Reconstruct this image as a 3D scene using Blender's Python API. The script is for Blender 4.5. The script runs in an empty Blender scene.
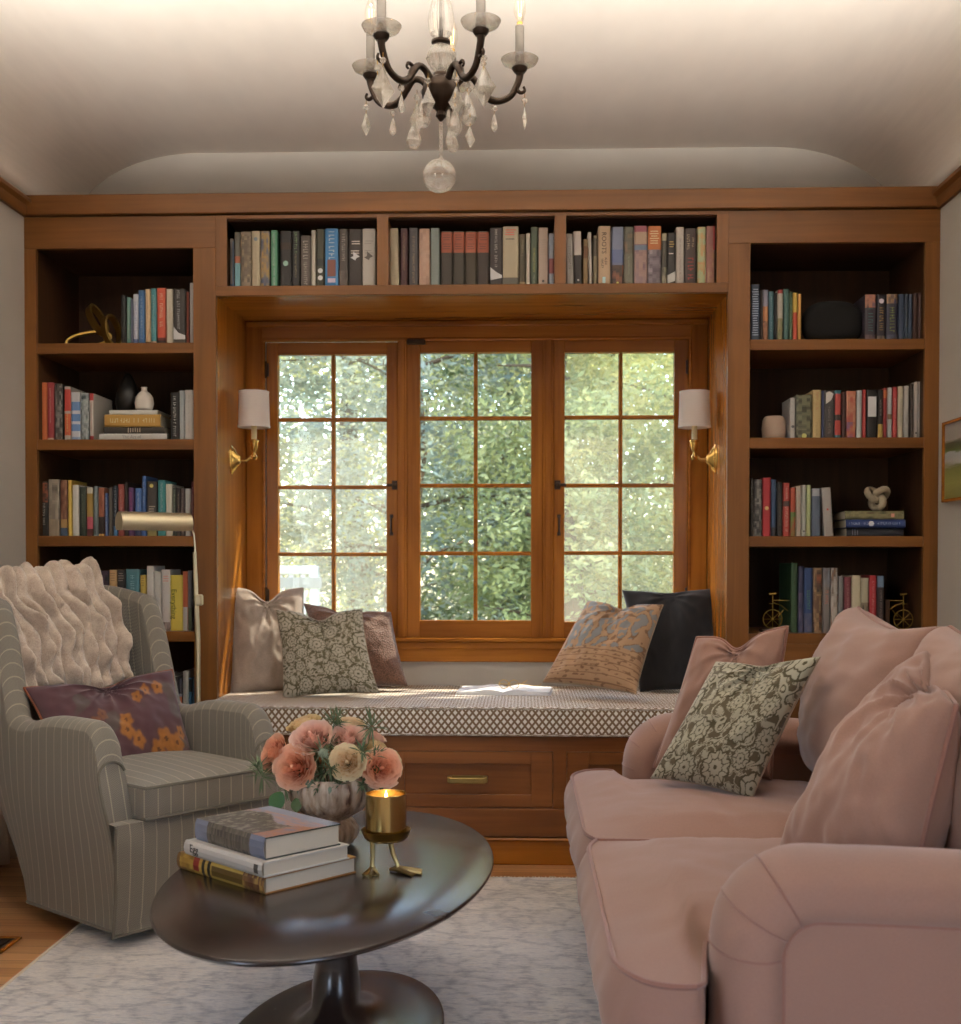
import bpy, math, random
import numpy as np
from mathutils import Vector, Matrix, noise
random.seed(7)
R = math.radians
S = bpy.context.scene
COL = S.collection
# ------------------------------------------------------------------ camera
F, CX, CY = 1204.94, 480.5, 584.353
PITCH, YAW, ROLL = 0.018, 0.0354, -0.0011
CAM = np.array([0.0, -4.3, 1.02])
_r = np.array([math.cos(YAW), math.sin(YAW), 0]); _f = np.array([-math.sin(YAW), math.cos(YAW), 0]); _u = np.array([0, 0, 1.0])
_f2 = math.cos(PITCH)*_f - math.sin(PITCH)*_u; _u2 = math.sin(PITCH)*_f + math.cos(PITCH)*_u
RV = math.cos(ROLL)*_r - math.sin(ROLL)*_u2; UV_ = math.sin(ROLL)*_r + math.cos(ROLL)*_u2; WV = _f2
cd = bpy.data.cameras.new('camera'); cam = bpy.data.objects.new('camera', cd); COL.objects.link(cam)
cam.matrix_world = Matrix(((RV[0], UV_[0], -WV[0], CAM[0]), (RV[1], UV_[1], -WV[1], CAM[1]), (RV[2], UV_[2], -WV[2], CAM[2]), (0, 0, 0, 1)))
cd.sensor_fit = 'HORIZONTAL'; cd.sensor_width = 36; cd.lens = 36*F/961
cd.shift_y = (CY-512)/961; cd.clip_start = .05; cd.clip_end = 200
S.camera = cam
cd.dof.use_dof = True; cd.dof.focus_distance = 3.3; cd.dof.aperture_fstop = 6.3
def _ray(x, y): return (x-CX)/F*RV - (y-CY)/F*UV_ + WV
def ay(x, y, Y): d = _ray(x, y); return Vector(CAM + d*(Y-CAM[1])/d[1])     # photo point on a wall plane Y
def az(x, y, Z): d = _ray(x, y); return Vector(CAM + d*(Z-CAM[2])/d[2])     # photo point on a level Z
def ax(x, y, X): d = _ray(x, y); return Vector(CAM + d*(X-CAM[0])/d[0])
# ------------------------------------------------------------------ view, world, lights
vs = S.view_settings
vs.view_transform = 'Standard'; vs.look = 'None'; vs.gamma = 1; vs.use_curve_mapping = False
vs.exposure = 0.26
W = bpy.data.worlds.new('world'); S.world = W; W.use_nodes = True
wn = W.node_tree; wn.nodes.clear()
wo = wn.nodes.new('ShaderNodeOutputWorld'); wb = wn.nodes.new('ShaderNodeBackground')
sk = wn.nodes.new('ShaderNodeTexSky'); sk.sky_type = 'NISHITA'; sk.sun_disc = False
sk.sun_elevation = R(48); sk.sun_rotation = R(-60); sk.air_density = 1.0; sk.dust_density = 2.0
wn.links.new(sk.outputs[0], wb.inputs[0]); wn.links.new(wb.outputs[0], wo.inputs[0]); wb.inputs[1].default_value = 1.4
def lamp(name, kind, loc, rot, energy, color=(1, 1, 1), size=(1, 1), angle=None):
    l = bpy.data.lights.new(name, kind); l.energy = energy; l.color = color
    if kind == 'AREA': l.shape = 'RECTANGLE'; l.size, l.size_y = size
    if angle is not None: l.angle = angle
    o = bpy.data.objects.new(name, l); o.location = loc; o.rotation_euler = rot; COL.objects.link(o); return o
def aim(o, d): o.rotation_euler = Vector(d).to_track_quat('-Z', 'Y').to_euler()
sun = lamp('sun', 'SUN', (3, 6, 8), (0, 0, 0), 14.0, (1, .90, .74), angle=R(1.0)); aim(sun, (-.50, -.42, -.80))
L1 = lamp('window_light_left', 'AREA', (-1.93, -4.9, 1.45), (0, 0, 0), 18, (1, .955, .885), (1.7, 1.5)); aim(L1, (1, .12, -.25))
L2 = lamp('window_light_right', 'AREA', (1.60, -4.9, 1.45), (0, 0, 0), 13, (1, .955, .885), (1.7, 1.5)); aim(L2, (-1, .12, -.25))
L3 = lamp('ceiling_fill_helper', 'AREA', (-.17, -2.75, 2.10), (0, 0, 0), 38, (1, .955, .89), (3.0, .10)); aim(L3, (0, .914, .407)); L3.data.spread = R(34)  # made-up strip lamp, out of view, added only to brighten the ceiling
# ------------------------------------------------------------------ mesh builder
class MB:
    def __init__(s): s.v = []; s.f = []; s.m = []; s.uv = []; s.fc = []; s.vc = []
    def add(s, vs_, fs, mi=0, uv=None, col=None, vcol=None):
        o = len(s.v); s.v += [tuple(p) for p in vs_]
        s.uv += (list(uv) if uv else [(p[0]+p[1]*.37, p[2]) for p in vs_])
        s.vc += (list(vcol) if vcol else [None]*len(vs_))
        for f in fs: s.f.append([i+o for i in f]); s.m.append(mi); s.fc.append(col)
        return s
    def box(s, x0, x1, y0, y1, z0, z1, mi=0, col=None, bev=0):
        if x0 > x1: x0, x1 = x1, x0
        if y0 > y1: y0, y1 = y1, y0
        if z0 > z1: z0, z1 = z1, z0
        if bev:
            b = min(bev, (x1-x0)*.45, (y1-y0)*.45, (z1-z0)*.45); P = []; idx = {}
            for sx in (0, 1):
                for sy in (0, 1):
                    for sz in (0, 1):
                        c = ((x0, x1)[sx], (y0, y1)[sy], (z0, z1)[sz]); d = ((b, -b)[sx], (b, -b)[sy], (b, -b)[sz])
                        for a in range(3):
                            q = [c[i]+(0 if i == a else d[i]) for i in range(3)]; idx[(sx, sy, sz, a)] = len(P); P.append(q)
            fs = []
            def q(*k): fs.append([idx[i] for i in k])
            for sx in (0, 1):
                l = [(sx, 0, 0, 0), (sx, 1, 0, 0), (sx, 1, 1, 0), (sx, 0, 1, 0)]; q(*(l if sx else l[::-1]))
            for sy in (0, 1):
                l = [(0, sy, 0, 1), (0, sy, 1, 1), (1, sy, 1, 1), (1, sy, 0, 1)]; q(*(l if sy else l[::-1]))
            for sz in (0, 1):
                l = [(0, 0, sz, 2), (1, 0, sz, 2), (1, 1, sz, 2), (0, 1, sz, 2)]; q(*(l if sz else l[::-1]))
            for a, b_ in ((0, 1), (1, 2), (0, 2)):
                c = 3-a-b_
                for i in (0, 1):
                    for j in (0, 1):
                        def K(k, ax_):
                            t = [0, 0, 0]; t[a] = i; t[b_] = j; t[c] = k; return (*t, ax_)
                        l = [K(0, a), K(1, a), K(1, b_), K(0, b_)]
                        if (i ^ j) ^ (1 if (a, b_) != (0, 2) else 0): l = l[::-1]
                        q(*l)
            for i in (0, 1):
                for j in (0, 1):
                    for k in (0, 1):
                        l = [(i, j, k, 0), (i, j, k, 1), (i, j, k, 2)]; q(*(l if (i+j+k) % 2 == 1 else l[::-1]))
            return s.add(P, fs, mi, col=col)
        P = [(x0, y0, z0), (x1, y0, z0), (x1, y1, z0), (x0, y1, z0), (x0, y0, z1), (x1, y0, z1), (x1, y1, z1), (x0, y1, z1)]
        return s.add(P, [(0, 3, 2, 1), (4, 5, 6, 7), (0, 1, 5, 4), (1, 2, 6, 5), (2, 3, 7, 6), (3, 0, 4, 7)], mi, col=col)
    def grid(s, pts, uv=None, mi=0, cu=False, cv=False, vcol=None, flip=False):
        n = len(pts); m = len(pts[0]); fs = []
        for i in range(n if cu else n-1):
            for j in range(m if cv else m-1):
                a = i*m+j; b = ((i+1) % n)*m+j; c = ((i+1) % n)*m+(j+1) % m; d = i*m+(j+1) % m
                fs.append((d, c, b, a) if flip else (a, b, c, d))
        return s.add([p for r in pts for p in r], fs, mi, uv=[p for r in uv for p in r] if uv else None, vcol=[p for r in vcol for p in r] if vcol else None)
    def lathe(s, prof, c=(0, 0, 0), n=24, mi=0, axis='z', a0=0, a1=None, wob=None, cap=False):
        full = a1 is None; A = [a0+(2*math.pi if full else a1-a0)*k/(n if full else n-1) for k in range(n)]; G = []
        for t in A:
            row = []
            for k, (r, z) in enumerate(prof):
                rr = r*(wob(t, z) if wob else 1); p = (rr*math.cos(t), rr*math.sin(t), z)
                if axis == 'x': p = (p[2], p[0], p[1])
                if axis == 'y': p = (p[0], p[2], p[1])
                row.append((c[0]+p[0], c[1]+p[1], c[2]+p[2]))
            G.append(row)
        return s.grid(G, [[(t*.1, z) for (r, z) in prof] for t in A], mi, cu=full, flip=(axis == 'y'))
    def tube(s, pts, rad, n=8, mi=0, closed=False, caps=True, flat=1.0, col=None):
        pts = [Vector(p) for p in pts]; k = len(pts)
        rad = rad if isinstance(rad, (list, tuple)) else [rad]*k
        up = None; G = []
        for i in range(k):
            if closed: t = pts[(i+1) % k]-pts[i-1]
            else: t = pts[min(i+1, k-1)]-pts[max(i-1, 0)]
            if t.length < 1e-9: t = Vector((0, 0, 1))
            t.normalize()
            if up is None: up = Vector((0, 0, 1)) if abs(t.z) < .9 else Vector((0, 1, 0))
            a = t.cross(up)
            if a.length < 1e-6: a = t.orthogonal()
            a.normalize(); b = a.cross(t); up = b
            G.append([pts[i]+a*rad[i]*math.cos(2*math.pi*j/n)+b*rad[i]*flat*math.sin(2*math.pi*j/n) for j in range(n)])
        o = len(s.v); s.grid(G, [[(j/n*.1, i*.02) for j in range(n)] for i in range(k)], mi, cu=closed, cv=True)
        if caps and not closed:
            s.f.append([o+j for j in range(n)][::1]); s.m.append(mi); s.fc.append(None)
            s.f.append([o+(k-1)*n+j for j in range(n)][::-1]); s.m.append(mi); s.fc.append(None)
        if col is not None:
            for q in range(len(s.fc)): s.fc[q] = s.fc[q] or col
        return s
    def sphere(s, c, r, n=16, m=10, mi=0, sc=(1, 1, 1)):
        return s.lathe([(max(1e-5, r*math.sin(math.pi*k/m)), -r*math.cos(math.pi*k/m)*sc[2]) for k in range(m+1)], c, n, mi)
    def xf(s, M):
        s.v = [tuple(M @ Vector(p)) for p in s.v]; return s
    def join(s, o, M=None):
        b = len(s.v); s.v += [tuple(M @ Vector(p)) if M else p for p in o.v]; s.uv += o.uv; s.vc += o.vc
        s.f += [[i+b for i in f] for f in o.f]; s.m += o.m; s.fc += o.fc; return s
    def build(s, name, mats, parent=None, origin=None, smooth=True, local=False, angle=35, kind=None, label=None):
        me = bpy.data.meshes.new(name)
        V = s.v
        if parent is not None and not local:
            Mi = world_of(parent).inverted(); V = [tuple(Mi @ Vector(p)) for p in V]
        elif origin is not None: V = [(p[0]-origin[0], p[1]-origin[1], p[2]-origin[2]) for p in V]
        me.from_pydata(V, [], s.f)
        if not isinstance(mats, (list, tuple)): mats = [mats]
        for m in mats: me.materials.append(m)
        me.polygons.foreach_set('material_index', s.m)
        li = np.zeros(len(me.loops), dtype=np.int32); me.loops.foreach_get('vertex_index', li)
        uvl = me.uv_layers.new(name='UVMap'); uvl.data.foreach_set('uv', np.array(s.uv, dtype=np.float32)[li].ravel())
        if any(c is not None for c in s.vc):
            at = me.color_attributes.new('Col', 'FLOAT_COLOR', 'POINT')
            at.data.foreach_set('color', np.array([(*(c or (.5, .5, .5)), 1) for c in s.vc], dtype=np.float32).ravel())
        elif any(c is not None for c in s.fc):
            at = me.color_attributes.new('Col', 'FLOAT_COLOR', 'CORNER'); cs = []
            for f, c in zip(s.f, s.fc): cs += [(*(c or (.5, .5, .5)), 1)]*len(f)
            at.data.foreach_set('color', np.array(cs, dtype=np.float32).ravel())
        me.update()
        if smooth:
            me.polygons.foreach_set('use_smooth', [True]*len(me.polygons)); me.set_sharp_from_angle(angle=R(angle))
        o = bpy.data.objects.new(name, me); COL.objects.link(o)
        if parent is not None: o.parent = parent
        elif origin is not None: o.location = origin
        if kind: o['kind'] = kind
        if label: o['label'] = label
        return o
def world_of(o):
    M = Matrix.LocRotScale(o.location, o.rotation_euler, o.scale)
    return world_of(o.parent) @ M if o.parent else M
def tag(o, label, cat, group=None):
    o['label'] = label; o['category'] = cat
    if group: o['group'] = group
    return o
def thing(name, label, cat, loc, rz=0, group=None):
    o = bpy.data.objects.new(name, None); COL.objects.link(o); o.empty_display_size = .05
    o.location = loc; o.rotation_euler = (0, 0, rz); return tag(o, label, cat, group)
def copy_thing(o, loc=None, rz=None, label=None):
    def rec(a, p):
        c = a.copy(); COL.objects.link(c); c.parent = p
        for ch in list(a.children): rec(ch, c)
        return c
    c = rec(o, None)
    if loc is not None: c.location = loc
    if rz is not None: c.rotation_euler = (0, 0, rz)
    if label: c['label'] = label
    return c
# ------------------------------------------------------------------ materials
def lin(h):
    if not isinstance(h, str): return tuple(h)
    c = [int(h[i:i+2], 16)/255 for i in (0, 2, 4)]
    return tuple(x/12.92 if x <= .04045 else ((x+.055)/1.055)**2.4 for x in c)
def smooth_path(P, k=4):
    P = [Vector(p) for p in P]; out = []
    for i in range(len(P)-1):
        a, b, c, d = P[max(i-1, 0)], P[i], P[i+1], P[min(i+2, len(P)-1)]
        for j in range(k):
            t = j/k; out.append(.5*((2*b)+(c-a)*t+(2*a-5*b+4*c-d)*t*t+(3*b-a-3*c+d)*t*t*t))
    return out+[P[-1]]
def smooth_rad(r, k=4):
    out = []
    for a, b in zip(r, r[1:]): out += [a+(b-a)*j/k for j in range(k)]
    return out+[r[-1]]
class NT:
    def __init__(s, name):
        s.mat = bpy.data.materials.new(name); s.mat.use_nodes = True; s.t = s.mat.node_tree; s.t.nodes.clear()
        s.out = s.t.nodes.new('ShaderNodeOutputMaterial')
    def n(s, typ, ins=None, **kw):
        x = s.t.nodes.new('ShaderNode'+typ)
        for k, v in kw.items(): setattr(x, k, v)
        for k, v in (ins or {}).items():
            so = x.inputs[k]
            if isinstance(v, bpy.types.NodeSocket): s.t.links.new(v, so)
            elif isinstance(v, tuple) and len(v) == 3 and so.type == 'RGBA': so.default_value = (*v, 1)
            else: so.default_value = v
        return x
    def m(s, op, a, b=0.0, c=0.0): return s.n('Math', {0: a, 1: b, 2: c}, operation=op).outputs[0]
    def mix(s, f, a, b, blend='MIX'):
        x = s.n('Mix', data_type='RGBA', blend_type=blend); x.clamp_factor = True
        for k, v in ((0, f), (6, a), (7, b)):
            so = x.inputs[k]
            if isinstance(v, bpy.types.NodeSocket): s.t.links.new(v, so)
            elif isinstance(v, tuple): so.default_value = (*v, 1)
            else: so.default_value = v
        return x.outputs[2]
    def ramp(s, f, stops, interp='LINEAR'):
        x = s.n('ValToRGB', {0: f}); e = x.color_ramp.elements; x.color_ramp.interpolation = interp
        while len(e) < len(stops): e.new(.5)
        for q, (p, c) in zip(e, stops): q.position = p; q.color = (*c, 1) if len(c) == 3 else c
        return x.outputs[0]
    def bsdf(s, col, rough=.6, metal=0, bump=None, bs=.3, bd=.002, **kw):
        ins = {'Base Color': col, 'Roughness': rough, 'Metallic': metal}; ins.update(kw)
        b = s.n('BsdfPrincipled', ins)
        if bump is not None:
            bm = s.n('Bump', {'Height': bump, 'Strength': bs, 'Distance': bd}); s.t.links.new(bm.outputs[0], b.inputs['Normal'])
        s.t.links.new(b.outputs[0], s.out.inputs[0]); return s.mat
def wood(name, light, dark, axis='z', rough=.38, scale=1.0):
    t = NT(name); tc = t.n('TexCoord').outputs['Object']
    sc = {'x': (1.2, 26, 26), 'y': (26, 1.2, 26), 'z': (26, 26, 1.2)}[axis]
    mp = t.n('Mapping', {'Vector': tc, 'Scale': tuple(v*scale for v in sc)}).outputs[0]
    g = t.n('TexNoise', {'Vector': mp, 'Scale': 1.0, 'Detail': 6, 'Roughness': .6, 'Distortion': .6}).outputs[0]
    sc2 = tuple(v*scale*.13 if v > 5 else v*.9*scale for v in sc)
    mp2 = t.n('Mapping', {'Vector': tc, 'Scale': sc2}).outputs[0]
    g2 = t.n('TexNoise', {'Vector': mp2, 'Scale': 1.0, 'Detail': 3, 'Distortion': 1.2}).outputs[0]
    f = t.m('ADD', t.m('MULTIPLY', g, .6), t.m('MULTIPLY', g2, .55))
    col = t.ramp(f, [(.36, lin(dark)), (.74, lin(light))])
    return t.bsdf(col, rough, bump=g, bs=.06, bd=.001, **{'Specular IOR Level': .35})
def plain(name, col, rough=.6, metal=0, **kw):
    t = NT(name); n = t.n('TexNoise', {'Scale': 30.0, 'Detail': 2}).outputs[0]
    c = lin(col); return t.bsdf(t.mix(n, tuple(x*.94 for x in c), tuple(min(1, x*1.06) for x in c)), rough, metal, **kw)
def fabric(name, col, scale=900, var=.12, bs=.25, rough=.9, sheen=.3, big=6):
    t = NT(name); tc = t.n('TexCoord').outputs['Object']
    a = t.n('TexNoise', {'Vector': t.n('Mapping', {'Vector': tc, 'Scale': (scale, scale*.25, scale*.25)}).outputs[0], 'Scale': 1.0, 'Detail': 2}).outputs[0]
    b = t.n('TexNoise', {'Vector': t.n('Mapping', {'Vector': tc, 'Scale': (scale*.2, scale*.2, scale)}).outputs[0], 'Scale': 1.0, 'Detail': 2}).outputs[0]
    g = t.n('TexNoise', {'Vector': tc, 'Scale': float(big), 'Detail': 3}).outputs[0]
    w = t.m('MULTIPLY_ADD', a, .5, t.m('MULTIPLY', b, .5)); c = lin(col)
    cc = t.mix(t.ramp(w, [(.3, (0, 0, 0)), (.7, (1, 1, 1))]), tuple(x*(1-var) for x in c), tuple(min(1, x*(1+var)) for x in c))
    cc = t.mix(t.ramp(g, [(.3, (0, 0, 0)), (.7, (1, 1, 1))]), cc, t.mix(.5, cc, tuple(x*(1-var*.8) for x in c)))
    return t.bsdf(cc, rough, bump=w, bs=bs, bd=.0008, **{'Sheen Weight': sheen, 'Sheen Roughness': .5})
def attr_mat(name, rough=.55, bs=0, scale=400, sheen=0, spec=.5, k=1.0):
    t = NT(name); c = t.n('Attribute', attribute_name='Col').outputs['Color']
    n = t.n('TexNoise', {'Vector': t.n('TexCoord').outputs['Object'], 'Scale': float(scale), 'Detail': 2}).outputs[0]
    c = t.mix(1.0, c, (k, k, k), 'MULTIPLY'); c = t.mix(t.m('MULTIPLY', n, .25), c, t.mix(1.0, c, (.7, .7, .7), 'MULTIPLY'))
    return t.bsdf(c, rough, bump=n if bs else None, bs=bs, bd=.001, **{'Sheen Weight': sheen, 'Specular IOR Level': spec})
CAB = {a: wood('cabinet_wood_'+a, '8a5a2c', '623c17', a) for a in 'xyz'}
CAS = {a: wood('casing_wood_'+a, 'ae6e26', '7a430d', a, .24) for a in 'xyz'}
BEN = {a: wood('bench_wood_'+a, '8a562a', '603414', a, .36) for a in 'xyz'}
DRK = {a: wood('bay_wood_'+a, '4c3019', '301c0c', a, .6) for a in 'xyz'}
PLASTER = plain('plaster', 'd9cfc3', .85); CEIL = plain('ceiling_paint', 'ece3d8', .9); TRIMW = plain('wall_paint', 'b5aea4', .8)
BRASS = plain('brass', 'c9a45c', .25, 1.0); ABRASS = plain('aged_brass', 'a08a55', .35, 1.0); SBRASS = plain('satin_brass', 'cdc2a4', .4, 1.0)
IRON = plain('dark_iron', '463629', .45, .8); BRONZE = plain('bronze', '33261c', .38, .7)
BOOKM = attr_mat('book_cover', .5, k=.82); PAGES = plain('book_pages', 'c6bcaa', .9)
# ------------------------------------------------------------------ key dimensions
XL, XR = -1.799, 1.460; XOL, XIL, XIR, XOR = -1.756, -1.185, .7996, 1.409
XA, XB = -1.1024, .7214; DAL = .4717; DBAY = .42
ZT, ZC, ZOP = 2.337, 2.262, 2.147; ZS = [1.8094, 1.463, 1.115, .7707, .42]; ZA = 1.975; TS = .0375
ZCEIL = 2.65; YB = .487; YF = -6.6
# ------------------------------------------------------------------ room shell
fl = NT('oak_floor'); tc = fl.n('TexCoord').outputs['Object']
sp = fl.n('SeparateXYZ', {0: tc}); yy = fl.m('DIVIDE', sp.outputs[1], .058); row = fl.m('FLOOR', yy)
off = fl.m('FRACT', fl.m('MULTIPLY', fl.m('SINE', fl.m('MULTIPLY', row, 12.9898)), 43758.5))
xx = fl.m('ADD', fl.m('DIVIDE', sp.outputs[0], .9), fl.m('MULTIPLY', off, 5.0))
cell = fl.n('TexWhiteNoise', {'Vector': fl.n('CombineXYZ', {0: fl.m('FLOOR', xx), 1: row}).outputs[0]}, noise_dimensions='3D').outputs[0]
gr = fl.n('TexNoise', {'Vector': fl.n('Mapping', {'Vector': tc, 'Scale': (2, 45, 1)}).outputs[0], 'Scale': 1.0, 'Detail': 5, 'Distortion': .5}).outputs[0]
base = fl.ramp(fl.m('ADD', fl.m('MULTIPLY', cell, .45), fl.m('MULTIPLY', gr, .55)), [(.25, lin('9c6a40')), (.75, lin('cf9d6c'))])
gap = fl.m('LESS_THAN', fl.m('ABSOLUTE', fl.m('SUBTRACT', fl.m('FRACT', yy), .5)), .482)
FLOOR = fl.bsdf(fl.mix(gap, lin('5c3b20'), base), .33)
MB().box(-1.95, 1.62, YF-.1, .75, -.12, 0).build('floor', FLOOR, kind='structure', smooth=False)
def wall_with_hole(name, axis, a, b, u0, u1, z0, z1, hole):
    m = MB(); h0, h1, k0, k1 = hole
    for (p, q, r, s_) in ((u0, h0, z0, z1), (h1, u1, z0, z1), (h0, h1, z0, k0), (h0, h1, k1, z1)):
        if axis == 'x': m.box(a, b, p, q, r, s_)
        else: m.box(p, q, a, b, r, s_)
    return m.build(name, TRIMW, kind='structure', smooth=False)
wall_with_hole('wall_left', 'x', -1.95, XL, YF, .75, 0, 2.9, (-5.75, -4.05, .7, 2.2))
wall_with_hole('wall_right', 'x', XR, 1.62, YF, .75, 0, 2.9, (-5.75, -4.05, .7, 2.2))
MB().box(-1.95, 1.62, YF-.12, YF, 0, 2.9).build('wall_rear', plain('rear_wall_darkened', '6f655c', .85), kind='structure', smooth=False)  # unseen wall, tone darkened on purpose to cut frontal bounce light
wx0, wx1 = ay(266, 400, .487).x, ay(688.5, 400, .487).x; wz0, wz1 = ay(480, 641, .487).z, ay(480, 338, .487).z
wall_with_hole('wall_back', 'y', YB, .75, -1.95, 1.62, 0, 2.9, (wx0, wx1, wz0, wz1))
def cove(d, r, h):
    if d >= r: return ZCEIL
    return ZCEIL-h+h*math.sqrt(max(0, 1-((r-d)/r)**2))
m = MB(); xs = [XL+.62*(k/26)**1.6 for k in range(27)]; xs += [XR-.62*(k/26)**1.6 for k in range(26, -1, -1)]
ys = [YB-.3*(k/14)**1.6 for k in range(15)]+[-.4, -1.2, -2.2, -3.4, -4.8, YF]
G = [[(x, y, min(cove(x-XL, .5, .30), cove(XR-x, .5, .30))) for y in ys] for x in xs]
m.grid(G, flip=True)
ce = m.build('ceiling', CEIL, kind='structure', angle=60)
md = ce.modifiers.new('s', 'SOLIDIFY'); md.thickness = .06; md.offset = 1
m = MB(); m.box(-1.95, 1.62, YF-.1, .75, 3.05, 3.2).build('ceiling', CEIL, kind='structure', smooth=False)
# picture rails
zr0, zr1 = 2.262, 2.325
for nm, xw, sg in (('trim_1', XL, 1), ('trim_2', XR, -1)):
    m = MB(); P = [(0, zr0), (.012, zr0), (.016, zr0+.01), (.02, zr0+.035), (.034, zr0+.045), (.034, zr1-.006), (.028, zr1), (0, zr1)]
    m.grid([[(xw+sg*p, y, z) for p, z in P] for y in (YF, .0)], flip=(sg > 0)); m.build(nm, CAB['y'], kind='structure', angle=30)
# ------------------------------------------------------------------ books data helper names, built further down
# ------------------------------------------------------------------ bookcases
def bookcase(label, x0, x1, ox0, ox1, shelves, zbot, side, door):
    t = thing('bookcase', label, 'bookcase', ((x0+x1)/2, 0, 0)); fd = .02
    ins, outs = (ox1, ox0) if side == 'l' else (ox0, ox1)
    m = MB()                                                     # face frame
    m.box(x0, ox0, -.0, fd, 0, ZOP, bev=.0015); m.box(ox1, x1, -.0, fd, 0, ZOP, bev=.0015)
    m.build('stile', CAB['z'], t, smooth=False)
    MB().box(x0, x1, 0, fd, ZOP, ZC, bev=.0015).build('top_rail', CAB['x'], t, smooth=False)
    if zbot > .2: MB().box(ox0, ox1, 0, fd, .1, zbot-TS, bev=.001).build('lower_rail', CAB['x'], t, smooth=False)
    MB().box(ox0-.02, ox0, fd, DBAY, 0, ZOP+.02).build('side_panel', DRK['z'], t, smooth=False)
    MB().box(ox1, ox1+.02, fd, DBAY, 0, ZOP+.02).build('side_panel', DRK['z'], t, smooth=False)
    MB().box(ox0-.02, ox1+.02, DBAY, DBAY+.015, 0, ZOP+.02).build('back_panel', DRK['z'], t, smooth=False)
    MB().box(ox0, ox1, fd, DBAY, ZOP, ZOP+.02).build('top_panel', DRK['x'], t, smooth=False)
    MB().box(ox0, ox1, 0.01, DBAY, 0, .1).build('plinth', CAB['x'], t, smooth=False)
    for z in shelves:
        MB().box(ox0, ox1, .003, DBAY, z-TS, z, bev=.0015).build('shelf', CAB['x'], t, smooth=False)
    return t
bookcase('tall built-in wooden bookcase on the left of the window, behind the striped armchair', XL, XA-.0, XOL, XIL, ZS, .1, 'l', 0)
bookcase('tall built-in wooden bookcase on the right of the window, behind the pink sofa', XB, XR, XIR, XOR, ZS[:4], ZS[3], 'r', 1)
# overhead cabinet joining the two
def rowdiv(px, y=250): return ay(px, y, 0).x
ox = [(rowdiv(226.8), rowdiv(377)), (rowdiv(388.3), rowdiv(554.4)), (rowdiv(566), rowdiv(717))]
ZR = ay(470, 284.3, 0).z; ZRT = ay(470, 216.5, 0).z
t = thing('overhead_shelf', 'built-in wooden shelf above the window holding a row of books in three bays', 'shelf', (-.19, 0, ZA))
for a, b in ((XIL+.083, ox[0][0]), (ox[0][1], ox[1][0]), (ox[1][1], ox[2][0]), (ox[2][1], XIR-.078)): MB().box(a, b, 0, DBAY if b-a < .05 else .02, ZR, ZRT).build('divider', CAB['z'], t, smooth=False)
MB().box(XA, XB, 0, .02, ZRT, ZC).build('top_rail', CAB['x'], t, smooth=False)
MB().box(XA, XB, 0, .02, ZA, ZR, bev=.0015).build('bottom_rail', CAB['x'], t, smooth=False)
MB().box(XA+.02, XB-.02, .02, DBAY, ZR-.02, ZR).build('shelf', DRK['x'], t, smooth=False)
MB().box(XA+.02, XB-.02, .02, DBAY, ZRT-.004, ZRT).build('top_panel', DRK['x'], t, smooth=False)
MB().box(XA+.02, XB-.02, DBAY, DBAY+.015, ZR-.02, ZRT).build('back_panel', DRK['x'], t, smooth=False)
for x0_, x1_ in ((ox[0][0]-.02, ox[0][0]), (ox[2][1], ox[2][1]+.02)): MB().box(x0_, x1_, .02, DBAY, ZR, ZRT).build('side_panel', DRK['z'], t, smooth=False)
# crown
m = MB(); m.box(XL+.001, XR-.001, -.016, .45, ZC+.004, ZT, bev=.003)
o = m.build('crown_board', CAB['x'], None, (XL, 0, ZC), smooth=False); tag(o, 'long flat wooden crown board running along the top of the bookcases', 'crown moulding')
# alcove lining (jambs and soffit)
t = thing('alcove_lining', 'honey wood panelling lining the sides and top of the window alcove', 'panelling', (-.19, .2, ZA))
MB().box(XA-.02, XA, 0.0205, YB-.001, .43, ZA+.019).build('left_panel', CAS['z'], t, smooth=False)
MB().box(XB, XB+.02, 0.0205, YB-.001, .43, ZA+.019).build('right_panel', CAS['z'], t, smooth=False)
MB().box(XA, XB, .0205, YB-.001, ZA, ZA+.0195).build('soffit', CAS['x'], t, smooth=False)
# ------------------------------------------------------------------ window casing
CY0, CY1 = .466, .50
cz = lambda y, Y=CY0: ay(480, y, Y).z
cx_ = lambda x, Y=CY0: ay(x, 480, Y).x
def frame_prism(m, x0, x1, z0, z1, w, y0, y1, bottom=True):
    m.box(x0, x0+w, y0, y1, z0, z1); m.box(x1-w, x1, y0, y1, z0, z1); m.box(x0+w, x1-w, y0, y1, z1-w, z1)
    if bottom: m.box(x0+w, x1-w, y0, y1, z0, z0+w)
t = thing('window_casing', 'orange-brown wooden casing boards framing the three-part window', 'window trim', (-.19, CY0, .7))
zst, zap, zab = cz(637.5), cz(641.5), cz(662)
xl_, xl2 = XA+.001, cx_(262); xr_, xr2 = XB-.001, cx_(691)
zh0, zh1 = cz(338), ZA-.001
MB().box(xl_, xl2, CY0, CY1, zst, zh1, bev=.002).build('side_board', CAS['z'], t, smooth=False)
MB().box(xr2, xr_, CY0, CY1, zst, zh1, bev=.002).build('side_board', CAS['z'], t, smooth=False)
MB().box(xl2, xr2, CY0, CY1, zh0, zh1, bev=.002).build('head_board', CAS['x'], t, smooth=False)
m = MB()
for p, q in ((397.5, 407), (543, 553.5)): m.box(cx_(p), cx_(q), CY0-.001, CY1, zst, zh0, bev=.002); m.box(cx_(p)+.009, cx_(q)-.009, CY0-.006, CY0, zst, zh0, bev=.002)
m.build('mullion', CAS['z'], t, smooth=False)
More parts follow.
